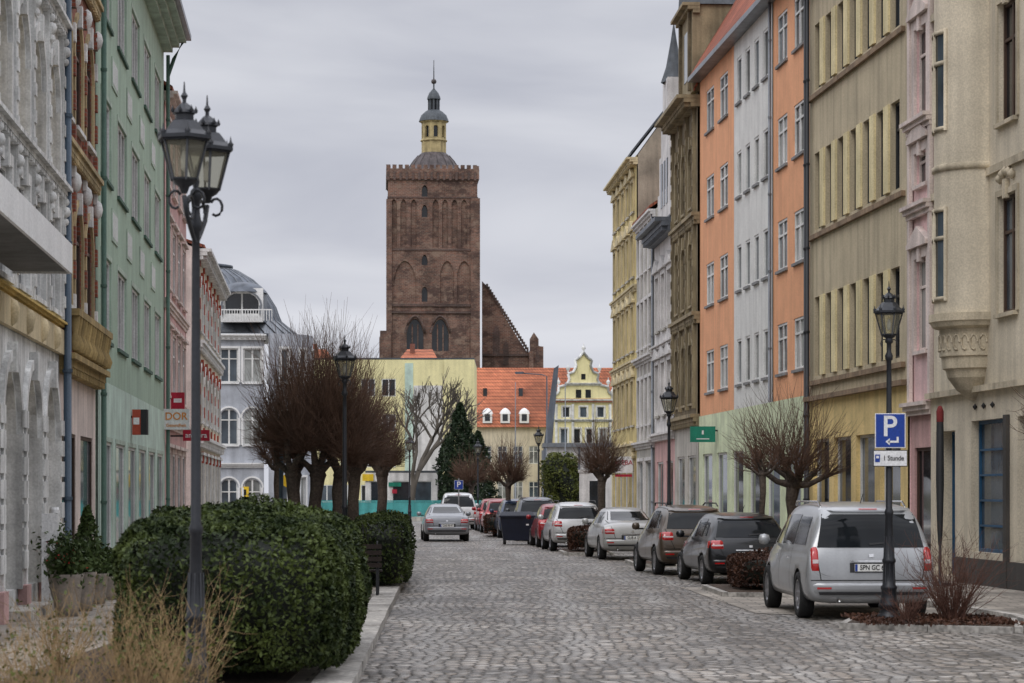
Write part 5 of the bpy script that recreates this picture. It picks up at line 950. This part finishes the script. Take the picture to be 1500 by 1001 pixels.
    for ay in (S['ra'],S['fa']):
        for s in (-1,1):
            cx=s*(W2-.12)
            def wl(part,mat,prof,n=26):
                P=[];Fq=[]
                for rr,xx in prof:
                    for k in range(n): a=2*math.pi*k/n; P.append((cx+s*xx,ay+rr*math.cos(a),r+rr*math.sin(a)))
                for j in range(len(prof)-1):
                    for k in range(n): k2=(k+1)%n; Fq.append((j*n+k,j*n+k2,(j+1)*n+k2,(j+1)*n+k))
                b.add(part,mat,P,Fq,True)
            wl('tyres','tyre',[(r*.6,-.11),(r*.93,-.11),(r,-.08),(r,.08),(r*.93,.11),(r*.66,.105),(r*.64,.07)])
            wl('rims','black_plastic',[(0,.02),(r*.62,.03)]); wl('rims','rim',[(r*.6,.05),(r*.66,.1),(r*.61,.1),(r*.58,.06)]); wl('hubs','rim',[(0,.085),(r*.17,.08),(r*.18,.04)],12)
            for k in range(7):
                a=2*math.pi*k/7; ca,sa=math.cos(a),math.sin(a); w_=.035
                P=[(cx+s*xx,ay+rr*ca-ww*sa,r+rr*sa+ww*ca) for rr,xx in ((r*.12,.08),(r*.62,.085)) for ww in (-w_,w_)]+[(cx+s*(xx-.03),ay+rr*ca-ww*sa,r+rr*sa+ww*ca) for rr,xx in ((r*.12,.08),(r*.62,.085)) for ww in (-w_,w_)]
                b.add('spokes','rim',P,[(0,1,3,2),(0,2,6,4),(1,3,7,5)])
    e=b.finish(); o.parent=e; e.scale=sc_
    return e
hd=math.radians
car('parked_minivan',5.42,36.4,hd(2.6),'van','paint_silver','SPN GC 61',rails=True)
car('parked_car',4.95,50.0,hd(5.5),'hatch','paint_black','GUB MS 4',sc_=(1,1.05,.94))
car('parked_car',4.3,55.8,hd(6.5),'hatch','paint_brown','GUB K 72',rails=True,sc_=(1,1,1.02))
car('parked_car',3.42,68.4,hd(5.5),'sedan','paint_offwhite','GUB A 35',sc_=(.97,1,1.02))
car('parked_car',2.2,78.2,hd(5),'hatch','paint_white','GUB HL 8',rails=True)
car('parked_car',1.75,83.9,hd(4.5),'hatch','paint_red','SPN F 20',sc_=(.95,.95,.95))
car('parked_car',1.05,94.5,hd(4.5),'hatch','paint_grey','GUB TT 1',sc_=(1,1.05,1.08),rails=True)
car('parked_car',.35,100.5,hd(4.5),'hatch','paint_blue','SPN R 11',sc_=(1,1,1.02))
car('parked_car',-.4,111,hd(4.5),'hatch','paint_red','GUB E 9',sc_=(.95,.95,1.0))
car('parked_car',-.75,117,hd(4.5),'hatch','paint_red','GUB P 3',sc_=(.95,.95,1.0))
car('moving_car',-2.52,93.8,hd(4),'sedan','paint_silver_dark','GUB FB 47')
car('white_van',-2.7,122,hd(3),'van','paint_white','GUB W 5',sc_=(.98,1,1.06))
# ======== world, sun, camera
w=bpy.data.worlds.new("World"); sc.world=w; w.use_nodes=True; nt=w.node_tree; L=nt.links; bg=nt.nodes['Background']; outn=nt.nodes['World Output']
sky=nd(nt,'ShaderNodeTexSky',sky_type='NISHITA'); sky.sun_disc=False; sky.sun_elevation=math.radians(48); sky.sun_rotation=math.radians(200); sky.dust_density=4
bg.inputs[1].default_value=.1; L.new(sky.outputs[0],bg.inputs[0])
tc=nd(nt,'ShaderNodeTexCoord'); mp=nd(nt,'ShaderNodeMapping'); mp.inputs['Scale'].default_value=(2.4,2.4,9); mp.inputs['Location'].default_value=(.4,.2,.6); L.new(tc.outputs['Generated'],mp.inputs['Vector'])
n1=nd(nt,'ShaderNodeTexNoise'); n1.inputs['Scale'].default_value=2.2; n1.inputs['Detail'].default_value=5; n1.inputs['Roughness'].default_value=.45; n1.inputs['Distortion'].default_value=.4; L.new(mp.outputs[0],n1.inputs['Vector'])
cr=nd(nt,'ShaderNodeValToRGB'); e=cr.color_ramp.elements; e[0].position=.32; e[0].color=(.54,.555,.63,1); e[1].position=.66; e[1].color=(.81,.82,.87,1); L.new(n1.outputs[0],cr.inputs[0])
sx=nd(nt,'ShaderNodeSeparateXYZ'); L.new(tc.outputs['Generated'],sx.inputs[0])
mr=nd(nt,'ShaderNodeMapRange'); mr.inputs[1].default_value=.22; mr.inputs[2].default_value=.85; mr.inputs[3].default_value=1.0; mr.inputs[4].default_value=2.9; L.new(sx.outputs[2],mr.inputs[0])
mh=nd(nt,'ShaderNodeMapRange'); mh.inputs[1].default_value=0; mh.inputs[2].default_value=.2; mh.inputs[3].default_value=1.08; mh.inputs[4].default_value=.92; L.new(sx.outputs[2],mh.inputs[0])
mm=nd(nt,'ShaderNodeMath',operation='MULTIPLY'); L.new(mr.outputs[0],mm.inputs[0]); L.new(mh.outputs[0],mm.inputs[1])
bg2=nd(nt,'ShaderNodeBackground'); L.new(mm.outputs[0],bg2.inputs[1]); L.new(cr.outputs[0],bg2.inputs[0])
mx=nd(nt,'ShaderNodeMixShader'); mx.inputs[0].default_value=.94; L.new(bg.outputs[0],mx.inputs[1]); L.new(bg2.outputs[0],mx.inputs[2]); L.new(mx.outputs[0],outn.inputs[0])
sl=bpy.data.lights.new('sun','SUN'); sl.energy=.8; sl.angle=math.radians(25); sl.color=(1,.97,.92); so=bpy.data.objects.new('sun',sl); sc.collection.objects.link(so)
az=math.radians(200); el=math.radians(48); dv=Vector((math.sin(az)*math.cos(el),math.cos(az)*math.cos(el),math.sin(el))); so.rotation_euler=dv.to_track_quat('Z','Y').to_euler()
cam=bpy.data.cameras.new('camera'); co=bpy.data.objects.new('camera',cam); sc.collection.objects.link(co); co.location=(0,0,H0); co.rotation_euler=(math.pi/2,0,0)
cam.sensor_width=36; cam.lens=FP/1500*36; cam.shift_y=(YH-500.5)/1500; cam.clip_end=5000; cam.clip_start=.5
cam.dof.use_dof=True; cam.dof.focus_distance=60; cam.dof.aperture_fstop=4.5
sc.camera=co
sc.view_settings.view_transform='Standard'; sc.view_settings.look='None'; sc.view_settings.exposure=0
